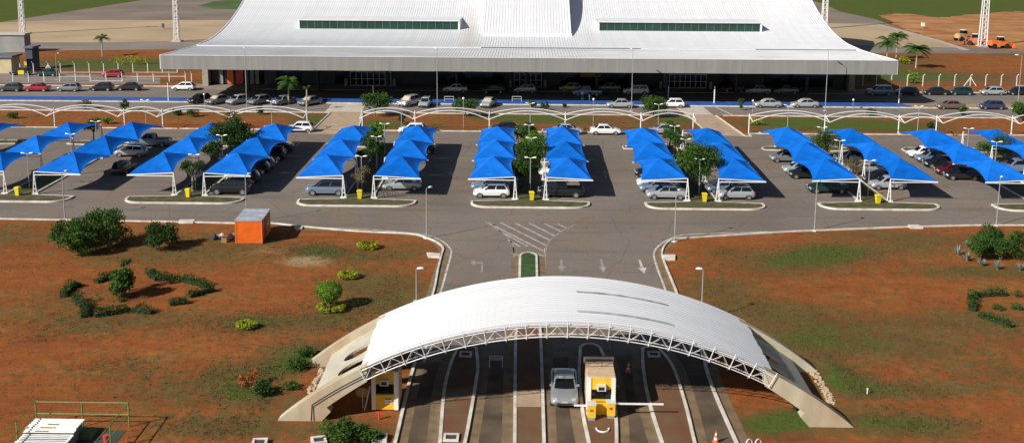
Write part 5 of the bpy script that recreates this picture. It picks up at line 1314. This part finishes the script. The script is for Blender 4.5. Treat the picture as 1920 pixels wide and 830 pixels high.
# ------------------------------------------------------------------ bins, fences, towers, cabin
for gi in range(1, 7):
    x, y = GC[gi]+.15, 112.0; T = thing('litter_bin', 'yellow litter bin on the front turf of the %s parking island from the left' % ORD[gi], 'bin', (x, y, .1), random.uniform(-.3, .3), 'yellow litter bins')
    mb = MB(); mb.loft([[(-a, -b, z), (a, -b, z), (a, b, z), (-a, b, z)] for a, b, z in ((.19, .19, .02), (.25, .24, .74), (.27, .26, .80))]); mb.build('body', M_bin, T)
    mb = MB(); mb.loft([[(-a, -b, z), (a, -b, z), (a, b, z), (-a, b, z)] for a, b, z in ((.29, .29, .80), (.29, .29, .88), (.20, .20, .95))]); mb.build('lid', M_bin, T)
    mb = MB(); mb.tube((-.24, .25, .1), (.24, .25, .1), .08, n=10); mb.build('wheels', M_tyre, T)
def fence(label, feet, h, lean, brace=(), rails=()):
    P = [G(*f) for f in feet]; o = P[0]; T = thing('perimeter_fence', label, 'fence', (o.x, o.y, 0))
    for i, p in enumerate(P):
        q = p-o; mb = MB(); mb.pipe([(q.x, q.y, 0), (q.x, q.y, h*.84), (q.x+lean*.22, q.y-.22, h)], .085, 4); mb.build('post', M_fence, T)
        if i in brace:
            for s_ in (-1, 1):
                mb = MB(); mb.tube((q.x+s_*1.1, q.y, 0), (q.x, q.y, h*.72), .09, n=4); mb.build('brace', M_fence, T)
    for z in (.35, .8, 1.25, 1.7):
        mb = MB(); mb.pipe([(p.x-o.x, p.y-o.y, z*h/2.2) for p in P], .006, 4); mb.build('wire', M_pole, T)
    for a, b, z in rails:
        mb = MB(); p, q = P[a]-o, P[b]-o; mb.tube((p.x, p.y, z), (q.x, q.y, z), .055, n=4); mb.build('rail', M_fence, T)
S = 3.952
fence('white concrete post fence along the left street', [(x/S, 153) for x in (-20, 97, 212, 327, 443, 560, 670, 787, 905, 1020, 1138, 1255, 1375, 1420)], 1.75, 0, (), [(4, 6, .95), (8, 12, .95), (6, 8, .1)])
fence('white concrete post fence behind the left car park', [(x/S, 136.5) for x in (150, 250, 360, 450, 555, 662, 770, 878, 986, 1096, 1204, 1314)], 2.1, -1, (2,), [(3, 6, .08), (8, 11, .08)])
fence('white concrete post fence along the right street', [(1440+x/S, 161.5) for x in (700, 800, 912, 1030, 1145, 1263, 1380, 1497, 1610, 1725, 1840, 1955)], 2.2, 1, (7,), [(10, 11, .1)])
def tower(label, base, h, w_=1.3):
    b = G(*base); T = thing('floodlight_tower', label, 'tower', (b.x, b.y, 0), 0, 'white lattice floodlight towers')
    wt = w_*.55; N_ = 16
    cor = [(-1, -1), (1, -1), (1, 1), (-1, 1)]
    at = lambda c, z: (c[0]*(w_+(wt-w_)*z/h)/2, c[1]*(w_+(wt-w_)*z/h)/2, z)
    for c in cor:
        mb = MB(); mb.tube(at(c, 0), at(c, h), .13, .10, 6); mb.build('leg', M_steel, T)
    for k in range(N_):
        z0, z1 = h*k/N_, h*(k+1)/N_
        mb = MB()
        for i in range(4):
            a, d = cor[i], cor[(i+1) % 4]
            mb.tube(at(a, z0), at(d, z1), .045, n=4); mb.tube(at(a, z1), at(d, z1), .045, n=4)
        mb.build('lattice_panel', M_steel, T)
    mb = MB(); mb.box(-1.6, 1.6, -.5, .5, h, h+.15); mb.build('platform', M_steel, T)
    for i in range(4):
        mb = MB(); mb.box(-1.5+i*.8, -.9+i*.8, -.75, -.5, h+.2, h+.7); mb.build('floodlight', M_ac, T)
    mb = MB(); mb.box(-1.2, 1.2, -1.2, 1.2, -.05, .25); mb.build('footing', M_path2, T)
tower('lattice floodlight tower at the left picture edge', (43, 63), 22, 1.05); tower('lattice floodlight tower left of the terminal roof', (332, 78), 22, 1.05)
tower('lattice floodlight tower right behind the terminal roof', (1545, 54), 22, 1.35); tower('broad lattice floodlight tower at far right by the orange machines', (1842, 87), 22, 1.5)

def building(label, x0, x1, y0, y1, h, wall_m, roof_m, wins=(), over=.3, door=None):
    T = thing('service_building', label, 'building', ((x0+x1)/2, y0, 0)); cx = (x0+x1)/2
    mb = MB(); mb.box(x0-cx, x1-cx, 0, y1-y0, 0, h); mb.build('wall', wall_m, T)
    mb = MB(); mb.box(x0-cx-over, x1-cx+over, -over, y1-y0+over, h, h+.35); mb.build('roof', roof_m, T)
    for a, b, c, d in wins:
        mb = MB(); mb.box(a-cx, b-cx, -.04, -.005, c, d); w_ = mb.build('window', M_black, T)
        mb = MB(); mb.box(a-cx-.08, b-cx+.08, -.1, -.045, c-.08, c); mb.build('sill', M_wall_g, w_)
    return T
def PY(px, py, Y):
    d = right*((px-CX)/F)-up*((py-CY)/F)+fwd; t = Y/d.y; return Vector((d.x*t, Y, CAMH+d.z*t))
building('grey flat-roofed service building at the top left corner', -160, PY(45, 70, 238).x, 238, 241, PY(20, 66, 238).z, M_wall_g, mat('pale_roof', (.5, .48, .42), .8, var=.1), [(-128+i*3, -126.2+i*3, 1.2, 2.6) for i in range(4)])
building('beige building with blue-grey flat roof at the left edge', -140, PY(22, 130, 205).x, 205, 208.5, PY(10, 108, 205).z, M_wall_y, mat('bluegrey_roof', (.12, .15, .19), .7, var=.15), [(-103.5, -102.2, 1.0, 2.2)], over=.4)
building('dark blue-grey annex beside the beige building', PY(22, 130, 205).x+.6, PY(58, 130, 209).x, 210, 213, PY(40, 92, 209).z, M_wall_d, mat('dark_roof', (.14, .15, .19), .8, var=.2), [])
for base, lb in (((40, 145), 'yellow sign board low on the left fence'), ((51, 128), 'yellow sign board on the dark annex')):
    b = G(*base); T = thing('sign_board', lb, 'sign', (b.x, b.y, 0)); mb = MB(); mb.box(-.55, .55, -.04, .04, .5, 1.3); mb.build('panel', M_bin, T)
    for s_ in (-.4, .4):
        mb = MB(); mb.tube((s_, .05, 0), (s_, .05, 1.2), .03); mb.build('leg', M_pole, T)

# orange cabin
c0 = G(443, 457); w_, d_, h_ = 2.35, 4.0, 2.15
T = thing('site_cabin', 'bright orange site cabin with zinc roof beside the road', 'cabin', (c0.x+w_/2, c0.y, 0), radians(2))
mb = MB(); mb.box(-w_/2, w_/2, 0, .06, .08, h_); mb.build('front_panel', M_orange, T)
mb = MB(); mb.box(w_/2-.06, w_/2, .06, d_, .08, h_); mb.build('side_panel', M_orange, T)
mb = MB(); mb.box(-w_/2, -w_/2+.06, .06, d_, .08, h_); mb.build('side_panel', M_orange, T)
mb = MB(); mb.box(-w_/2+.06, w_/2-.06, d_-.06, d_, .08, h_); mb.build('rear_panel', M_orange, T)
mb = MB(); mb.box(-w_/2, w_/2, 0, d_, -.01, .08); mb.build('floor_frame', M_dark, T)
mb = MB()
for s_ in (-1, 1): mb.box(s_*w_/2-.05, s_*w_/2+.05, -.03, .05, .05, h_+.02)
mb.box(-w_/2, w_/2, -.03, .03, h_-.08, h_+.02); mb.build('corner_frame', mat('orange_frame', (.82, .19, .02), .5, var=.05), T)
mb = MB(); mb.box(-w_/2-.06, w_/2+.06, -.06, d_+.06, h_+.02, h_+.09)
for k in range(9): mb.box(-w_/2-.05, w_/2+.05, .2+k*.43, .28+k*.43, h_+.09, h_+.12)
mb.build('roof', M_zinc, T)
mb = MB(); mb.box(w_/2, w_/2+.03, 1.2, 2.0, .1, 1.95); dr = mb.build('door', mat('dark_orange', (.45, .06, .01), .6, var=.1), T)
mb = MB(); mb.box(w_/2+.03, w_/2+.07, 1.3, 1.38, .95, 1.15); mb.build('handle', M_trim, dr)
mb = MB(); mb.box(w_/2, w_/2+.03, 2.5, 3.3, 1.1, 1.7); mb.build('window', M_black, T)
def small(name, label, cat, px, py, parts, grp=None, rz=0.):
    b = G(px, py); T = thing(name, label, cat, (b.x, b.y, 0), rz, grp)
    for nm, mt, fn in parts:
        mb = MB(); fn(mb); mb.build(nm, mt, T)
    return T
gj = 'odds and ends beside the orange cabin'
def bag(label, px, py, col, s_, nm='sack'):
    b = G(px, py); T = thing(nm, label, 'sack', (b.x, b.y, 0), random.uniform(0, 3), gj)
    bm = bmesh.new(); bmesh.ops.create_icosphere(bm, subdivisions=2, radius=s_)
    for v in bm.verts:
        k = 1+.25*mnoise.noise(v.co*4/s_*.4); v.co = Vector((v.co.x*k*1.1, v.co.y*k*.8, max(v.co.z*k, -s_*.6)+s_*.6))
    me = bpy.data.meshes.new('cloth'); bm.to_mesh(me); bm.free(); me.materials.append(mat('sack_'+label[:5], col, .85, var=.2, scale=6)); put('cloth', me, T)
    mb = MB(); mb.tube((0, 0, s_*1.35), (.03, 0, s_*1.8), s_*.12, s_*.22, 6); mb.build('neck', MATS['sack_'+label[:5]], T)
bag('navy sack at the left of the odds beside the cabin', 402, 449, (.03, .04, .09), .32); bag('lilac sack on the ground beside the cabin', 410, 447, (.35, .30, .50), .24); bag('white sack behind the cardboard box', 416, 444, (.7, .7, .68), .22); bag('black sack between the box and the orange cabin', 432, 449, (.02, .02, .03), .34)
bag('grey sack near the cabin wall', 438, 445, (.30, .30, .33), .25)
small('cardboard_box', 'brown cardboard box standing beside the orange cabin', 'box', 421, 454, [('box', mat('cardboard', (.32, .19, .08), .9, var=.1), lambda m_: m_.box(-.24, .24, -.2, .2, 0, .58)), ('flap', mat('cardboard', (.32, .19, .08)), lambda m_: m_.add([(-.24, -.2, .58), (.24, -.2, .58), (.24, -.36, .66), (-.24, -.36, .66)], [(0, 1, 2, 3)]))], gj)
small('oil_drum', 'red drum behind the orange cabin by the kerb', 'drum', 455, 421, [('barrel', M_red, lambda m_: m_.tube((0, 0, 0), (0, 0, .88), .29, n=16)), ('hoop', M_red, lambda m_: (m_.tube((0, 0, .28), (0, 0, .32), .31, n=16), m_.tube((0, 0, .57), (0, 0, .61), .31, n=16)))])

# drains, lids, hoops, cones
def slab_(label, pts, h, mt): 
    P = GP(pts); o = P[0]; tag(MB().prism([(p.x-o.x, p.y-o.y) for p in P], -.02, h).build('drain_slab', mt, None, loc=(o.x, o.y, 0)), label, 'drain cover', 'drain slabs on the kerb')
slab_('white drain slab on the kerb above the bushy tree at left', [(337, 414), (366, 414), (362, 419), (335, 419)], .17, M_kerb)
slab_('white drain slab at the left road corner', [(800, 476), (826, 478), (824, 484), (803, 483)], .17, M_kerb)
slab_('white drain slab at the right road corner', [(1241, 480), (1266, 480), (1266, 488), (1244, 488)], .17, M_kerb)
slab_('white drain slab on the right kerb with spilled sand', [(1702, 424), (1722, 424), (1731, 429), (1708, 429)], .17, M_kerb)
slab_('pale stone slab on the soil right of the orange cabin', [(552, 425), (568, 425), (567, 431), (555, 433)], .14, M_path2)
def lid(label, px, py, rz=0., s_=1.):
    b = G(px, py); T = thing('inspection_box', label, 'inspection box', (b.x, b.y, 0), rz, 'white framed inspection boxes'); s2 = .42*s_
    mb = MB()
    for x0, x1, y0, y1 in ((-s2, s2, -s2, -s2+.14), (-s2, s2, s2-.14, s2), (-s2, -s2+.14, -s2+.14, s2-.14), (s2-.14, s2, -s2+.14, s2-.14)): mb.box(x0, x1, y0, y1, -.02, .22)
    mb.build('rim', M_kerb, T); mb = MB(); mb.box(-s2+.14, s2-.14, -s2+.14, s2-.14, -.02, .17); mb.build('lid', M_lid, T)
lid('white framed inspection box beside the left lane kerb', 712, 824, .05); lid('white framed inspection box on the soil median at the bottom edge', 846, 824, 0, 1.05); lid('white framed inspection box left of the green bush at the bottom edge', 598, 829, .3); lid('white framed inspection box at the bottom edge left of the gate', 487, 833, .1)
lid('white framed box in shade on the left median', 873, 668); lid('white framed box in shade on the right median', 1226, 668)
b = G(1130, 808); T = thing('hoop_rail', 'white hoop lying on the median before the barriers', 'hoop', (b.x, b.y, .11)); mb = MB(); mb.pipe([(cos(t)*.36, sin(t)*.40, .05) for t in np.linspace(pi*.95, 2.05*pi, 14)], .05); mb.build('ring', M_steel, T); mb = MB(); mb.box(-.42, -.3, .02, .12, 0, .07); mb.box(.3, .42, .02, .12, 0, .07); mb.build('foot', M_steel, T)
b = G(930, 690); T = thing('bicycle_rail', 'white frame standing in the shaded lane left of the centre', 'rail', (b.x, b.y, .005)); mb = MB(); mb.pipe([(-.42, 0, 0), (-.42, 0, .85), (.42, 0, .85), (.42, 0, 0)], .03); mb.build('hoop', M_steel, T); mb = MB(); mb.tube((-.42, 0, .6), (.42, 0, .6), .02); mb.tube((-.42, 0, .72), (.42, 0, .72), .02); mb.build('crossbar', M_steel, T)
def cone(label, px, py, h=.7):
    b = G(px, py); T = thing('traffic_cone', label, 'cone', (b.x, b.y, .01), 0, 'traffic cones')
    mb = MB(); mb.box(-.19, .19, -.19, .19, 0, .04); mb.build('foot', M_cone, T); rr = lambda z: .14*(1-z/h)+.025
    for z0, z1, mt, nm in ((.04, .28*h, M_cone, 'lower_band'), (.28*h, .48*h, M_white, 'white_band'), (.48*h, .66*h, M_cone, 'middle_band'), (.66*h, .84*h, M_white, 'white_band'), (.84*h, h, M_cone, 'tip')):
        mb = MB(); mb.tube((0, 0, z0), (0, 0, z1), rr(z0), rr(z1), 14); mb.build(nm, mt, T, True)
cone('orange and white traffic cone in the right lane at the bottom edge', 1342, 829); cone('traffic cone in the gate shade right of the ticket booth', 1178, 697)
small('hydrant', 'red hydrant post before the left ticket booth', 'hydrant', 711, 786, [('pipe', M_red, lambda m_: m_.tube((0, 0, 0), (0, 0, .5), .06, .05)), ('outlet', M_red, lambda m_: m_.tube((-.12, 0, .42), (.12, 0, .42), .05))])
b = G(688, 769); T = thing('leaning_pipe', 'white pipe with a round orange board leaning beside the left booth', 'board', (b.x, b.y, 0)); mb = MB(); mb.tube((-.15, 0, 0), (.2, .15, 1.5), .035); mb.build('pipe', M_steel, T); mb = MB(); mb.tube((-.3, .3, 1.0), (-.3, .34, 1.02), .42, n=18); mb.build('disc', M_wheel_t, T); mb = MB(); mb.tube((-.3, .36, 0), (-.3, .34, 1.0), .03); mb.build('stake', M_steel, T)
b = G(1626, 738); T = thing('marker_stake', 'small white stake standing alone on the right field', 'stake', (b.x, b.y, 0)); mb = MB(); mb.tube((0, 0, 0), (0, 0, .32), .035); mb.build('stake', M_white, T); mb = MB(); mb.box(-.05, .05, -.05, .05, .32, .38); mb.build('cap', M_white, T)
for px, lb in ((1404, 'left'), (1421, 'right')):
    b = G(px, 836); T = thing('white_hoop', '%s of two small white hoops at the bottom edge near the right kerb' % lb, 'hoop', (b.x, b.y, 0), .5, 'white hoops by the right kerb'); mb = MB(); mb.pipe([(cos(t)*.25, 0, sin(t)*.45) for t in np.linspace(0, pi, 10)], .03); mb.build('hoop', M_steel, T); mb = MB(); mb.box(-.29, -.21, -.04, .04, -.02, .05); mb.box(.21, .29, -.04, .04, -.02, .05); mb.build('foot', M_steel, T)

# railed tank cover at the bottom left
RX0, RX1, RY1, RY0 = -28.3, -22.9, 59.0, 52.5
T = thing('pipe_railing', 'green pipe railing round the white sheet-covered tank', 'railing', (RX0, RY1, 0))
def rl(nm, a, b_, r=.035):
    mb = MB(); mb.tube((a[0]-RX0, a[1]-RY1, a[2]), (b_[0]-RX0, b_[1]-RY1, b_[2]), r, n=6); mb.build(nm, M_green, T)
for x, y in [(RX0, RY1), ((RX0+RX1)/2, RY1), (RX1, RY1), (RX0, 56.6), (RX0, 54.2), (RX1, 56.2), (RX1, 53.4)]: rl('post', (x, y, 0), (x, y, 1.5), .045)
for z in (.78, 1.5):
    rl('rail', (RX0, RY1, z), (RX1, RY1, z)); rl('rail', (RX0, RY1, z), (RX0, RY0, z)); rl('rail', (RX1, RY1, z), (RX1, RY0, z))
T = thing('tank_cover', 'low tank covered with rusty white corrugated sheets', 'tank cover', (-26.2, 57.0, 0))
mb = MB(); mb.box(-1.55, 1.0, -4.6, 1.0, 0, .78); mb.build('tank_wall', mat('tank_grey', (.17, .18, .20), .85, var=.2), T)
for k in range(8):
    y = 1.05-k*.42; dz = .0 if k < 4 else -.12; j = random.uniform(-.06, .06)
    rings = []
    for x in (-1.72+j, 1.12+j):
        rings.append([(x, y-.43+i*.43/8, .90+dz+.035*cos(i*pi/2)-.012*(k % 2)) for i in range(9)]+[(x, y-.43+i*.43/8, .88+dz+.035*cos(i*pi/2)-.012*(k % 2)) for i in range(8, -1, -1)])
    mb = MB(); mb.loft(rings); mb.build('roof_sheet', M_rust, T)
    if k in (1, 2, 3, 6):
        mb = MB(); xa = random.uniform(-1.5, -.3); mb.box(xa, xa+random.uniform(.5, 1.0), y-.30, y-.24, .92+dz, .945+dz); mb.build('rust_streak', mat('rust', (.36, .17, .07), .9, var=.3, scale=6), T)
small('valve_box', 'mossy concrete valve box right of the tank cover', 'box', 162, 818, [('box', mat('mossy_concrete', (.16, .16, .07), .9, var=.2, scale=3), lambda m_: m_.box(-.5, .4, -.4, .5, 0, .35)), ('cover', mat('mossy_concrete', (.16, .16, .07)), lambda m_: m_.box(-.42, .32, -.32, .42, .35, .4))])
small('red_pipe', 'bright red pipe stub inside the railing', 'pipe', 200, 842, [('pipe', M_red, lambda m_: m_.tube((0, 0, 0), (0, 0, .8), .13, .13, 14)), ('flange', M_red, lambda m_: m_.tube((0, 0, .8), (0, 0, .86), .18, .18, 14))])
struct('pavement', MB().prism([(-25.1, 50), (-22.95, 50), (-22.95, 58.6), (-25.1, 58.6)], -.02, .02), mat('painted_pit_shadow', (.05, .05, .045), .9, var=.3, scale=1))  # shadow beside the tank, painted as a dark floor colour

# bicycles by the third island
def bicycle(label, px, py, rz):
    b = G(px, py); T = thing('bicycle', label, 'bicycle', (b.x, b.y, .02), rz, 'bicycles beside the silver sedan')
    for x in (-.52, .52):
        mb = MB(); mb.pipe([(x+cos(t)*.32, 0, .34+sin(t)*.32) for t in np.linspace(0, 2*pi, 19)], .022, 5); mb.build('wheel', M_tyre, T)
    mb = MB(); nodes = {'r': (-.52, 0, .34), 'b': (-.05, 0, .32), 's': (-.2, 0, .85), 'h': (.38, 0, .86), 'f': (.52, 0, .34)}
    for a, c in (('r', 'b'), ('r', 's'), ('b', 's'), ('s', 'h'), ('b', 'h'), ('h', 'f')): mb.tube(nodes[a], nodes[c], .02, n=5)
    mb.build('frame', M_trim, T); mb = MB(); mb.box(-.33, -.08, -.06, .06, .88, .93); mb.build('saddle', M_tyre, T)
    mb = MB(); mb.tube((.38, 0, .86), (.36, 0, 1.0), .018); mb.tube((.36, -.25, 1.0), (.36, .25, 1.0), .018); mb.build('handlebar', M_rim, T)
bicycle('dark bicycle leaning left beside the silver sedan', 712, 371, .2); bicycle('dark bicycle right of another beside the silver sedan', 733, 370, -.15)

# two people under the canopy
def person(label, px, py, shirt, trous, h=1.72, rz=0.):
    b = G(px, py); T = thing('person', label, 'person', (b.x, b.y, .16), rz)
    k = h/1.72
    V = [(0, 0, .95), (0, 0, 1.15), (0, 0, 1.38), (0, 0, 1.50), (0, 0, 1.64), (.10, 0, .88), (.11, .02, .48), (.11, -.02, .07), (.12, .12, .03), (-.10, 0, .88), (-.11, -.03, .48), (-.11, -.04, .07), (-.12, .10, .03), (.19, 0, 1.38), (.24, -.02, 1.12), (.24, .08, .88), (-.19, 0, 1.38), (-.24, -.02, 1.12), (-.24, .06, .88)]
    E_ = [(0, 1), (1, 2), (2, 3), (3, 4), (0, 5), (5, 6), (6, 7), (7, 8), (0, 9), (9, 10), (10, 11), (11, 12), (2, 13), (13, 14), (14, 15), (2, 16), (16, 17), (17, 18)]
    R_ = [.15, .14, .16, .06, .10, .10, .065, .045, .04, .10, .065, .045, .04, .07, .05, .04, .07, .05, .04]
    me = bpy.data.meshes.new('body'); me.from_pydata([(x*k, y*k, z*k) for x, y, z in V], E_, []); o = put('body', me, T)
    md = o.modifiers.new('Skin', 'SKIN'); o.modifiers.new('Sub', 'SUBSURF').levels = 1
    for i, r in enumerate(R_): me.skin_vertices[0].data[i].radius = (r*k, r*k)
    me.skin_vertices[0].data[0].use_root = True
    m = bpy.data.materials.new('clothes'); m.use_nodes = True; N = m.node_tree; p_ = N.nodes['Principled BSDF']; p_.inputs['Roughness'].default_value = .85
    tc = N.nodes.new('ShaderNodeTexCoord'); sx = N.nodes.new('ShaderNodeSeparateXYZ'); N.links.new(tc.outputs['Object'], sx.inputs[0])
    r = N.nodes.new('ShaderNodeValToRGB'); r.color_ramp.interpolation = 'CONSTANT'; e = r.color_ramp.elements
    e[0].position = 0; e[0].color = (*trous, 1); e[1].position = .97*k/2; e[1].color = (*shirt, 1); e.new(1.46*k/2).color = (.35, .2, .13, 1); e.new(1.66*k/2).color = (.01, .008, .006, 1)
    mu = N.nodes.new('ShaderNodeMath'); mu.operation = 'DIVIDE'; mu.inputs[1].default_value = 2; N.links.new(sx.outputs['Z'], mu.inputs[0]); N.links.new(mu.outputs[0], r.inputs[0]); N.links.new(r.outputs[0], p_.inputs['Base Color']); me.materials.append(m)
person('person in a pale blue shirt walking on the blue platform', 1092, 190, (.25, .40, .65), (.05, .07, .12)); person('person in dark clothes standing on the blue platform', 1106, 191, (.02, .02, .03), (.12, .14, .20), rz=.5)

# machines at the far right
def machine(label, px, py, mt, L_=5.0, boom=True, rz=0., grp='earth-moving machines'):
    b = G(px, py); T = thing('loader', label, 'loader', (b.x, b.y, 0), rz, grp)
    mb = MB(); mb.loft([[(x, -.9*k, z0), (x, .9*k, z0), (x, .8*k, z1), (x, -.8*k, z1)] for x, k, z0, z1 in ((-L_/2, .8, .8, 1.7), (-L_/2+.4, 1, .7, 1.9), (-.2, 1, .7, 1.9), (L_*.25, .9, .7, 1.5), (L_*.36, .7, .7, 1.3))]); mb.build('chassis', mt, T)
    mb = MB(); mb.loft([[(x0, -.65, z), (x1, -.65, z), (x1, .65, z), (x0, .65, z)] for z, x0, x1 in ((1.85, -.6, .8), (2.7, -.4, .6))]); cb = mb.build('cab', M_black, T)
    mb = MB(); mb.box(-.5, .7, -.7, .7, 2.7, 2.8); mb.build('cab_roof', M_white, cb)
    for x in (-L_*.32, L_*.24):
        for s_ in (-1, 1):
            mb = MB(); mb.tube((x, s_*.75, .6), (x, s_*1.15, .6), .6, n=16); mb.build('wheel', M_tyre, T)
    if boom:
        mb = MB()
        for s_ in (-.5, .5): mb.pipe([(.6, s_, 1.7), (L_*.42, s_, 1.6), (L_*.55, s_, .6)], .1, 5)
        mb.build('lift_arm', mt, T); mb = MB(); mb.loft([[(L_*.55, y, .15), (L_*.75, y, .1), (L_*.72, y, .18), (L_*.58, y, .3), (L_*.60, y, 1.0), (L_*.55, y, 1.0)] for y in (-1.1, 1.1)]); mb.build('bucket', mt, T)
machine('bright orange loader right of the broad floodlight tower', 1874, 91, M_wheel_o, 5.6, True, .1); machine('tan and white machine left of the broad floodlight tower', 1805, 77, M_wheel_t, 4.2, False, .4); machine('red-orange machine at the foot of the broad floodlight tower', 1828, 85, mat('machine_red', (.45, .10, .05), .6, var=.15), 4.4, True, 2.6)
small('field_marker', 'small white marker box on the far grass edge', 'marker', 1730, 53, [('box', M_white, lambda m_: m_.box(-.4, .4, -.4, .4, .5, 1.5)), ('leg', M_pole, lambda m_: m_.tube((0, 0, 0), (0, 0, .6), .12))])
small('wind_box', 'dark apron equipment box left of the second tower', 'equipment', 306, 55, [('box', M_wall_d, lambda m_: m_.box(-.3, .3, -.2, .2, .4, 1.5)), ('leg', M_pole, lambda m_: m_.tube((0, 0, 0), (0, 0, .5), .2))])

# weeds scattered over the fields ----------------------------------------
def weeds():
    rnd = random.Random(3); vs_, fs, tn = [], [], []
    cent = [(G(px, py), rx, ry, am) for px, py, rx, ry, am in BLOBS if py > 430]
    for i in range(34000):
        if rnd.random() < .8:
            c, rx, ry, am = rnd.choice(cent)
            if rnd.random() > am: continue
            x, y = rnd.gauss(c.x, rx*.75), rnd.gauss(c.y, ry*.75)
        else: x, y = rnd.uniform(-48, 52), rnd.uniform(57, 101)
        lx = np.interp(y, [48, 62, 68, 80, 92, 98, 100], [-9, -8, -7, -8.6, -9.5, -14, -45]); rxx = np.interp(y, [48, 62, 68, 80, 92, 98, 100], [14, 13, 11.5, 12.5, 14, 20, 50])
        if lx-.6 < x < rxx+.6 or y > 100.5 or y < 56: continue
        if (57 < y < 69.5 and (-15.5 < x < -8 or 12 < x < 20.5)) or (x < -22.5 and y < 59.5): continue
        h = rnd.uniform(.03, .11); tone = rnd.random()
        for k in range(5):
            a = rnd.uniform(0, 2*pi); q = Vector((x+rnd.gauss(0, .07), y+rnd.gauss(0, .07), 0)); d = Vector((cos(a), sin(a), 0))*h*rnd.uniform(.5, 1.2); s_ = Vector((-d.y, d.x, 0))*.3; m0 = len(vs_)
            vs_ += [q-s_, q+s_, q+d+Vector((0, 0, h))]; fs.append((m0, m0+1, m0+2)); tn += [tone]*3
    o = put('weeds', foliage_mesh('weeds', (vs_, fs, tn), leafmat('leaf_weed', (.105, .075, .028), (.16, .15, .045), .5)))
    tag(o, 'low weeds and grass tufts scattered over the red soil', 'weeds', kind='stuff')
weeds()
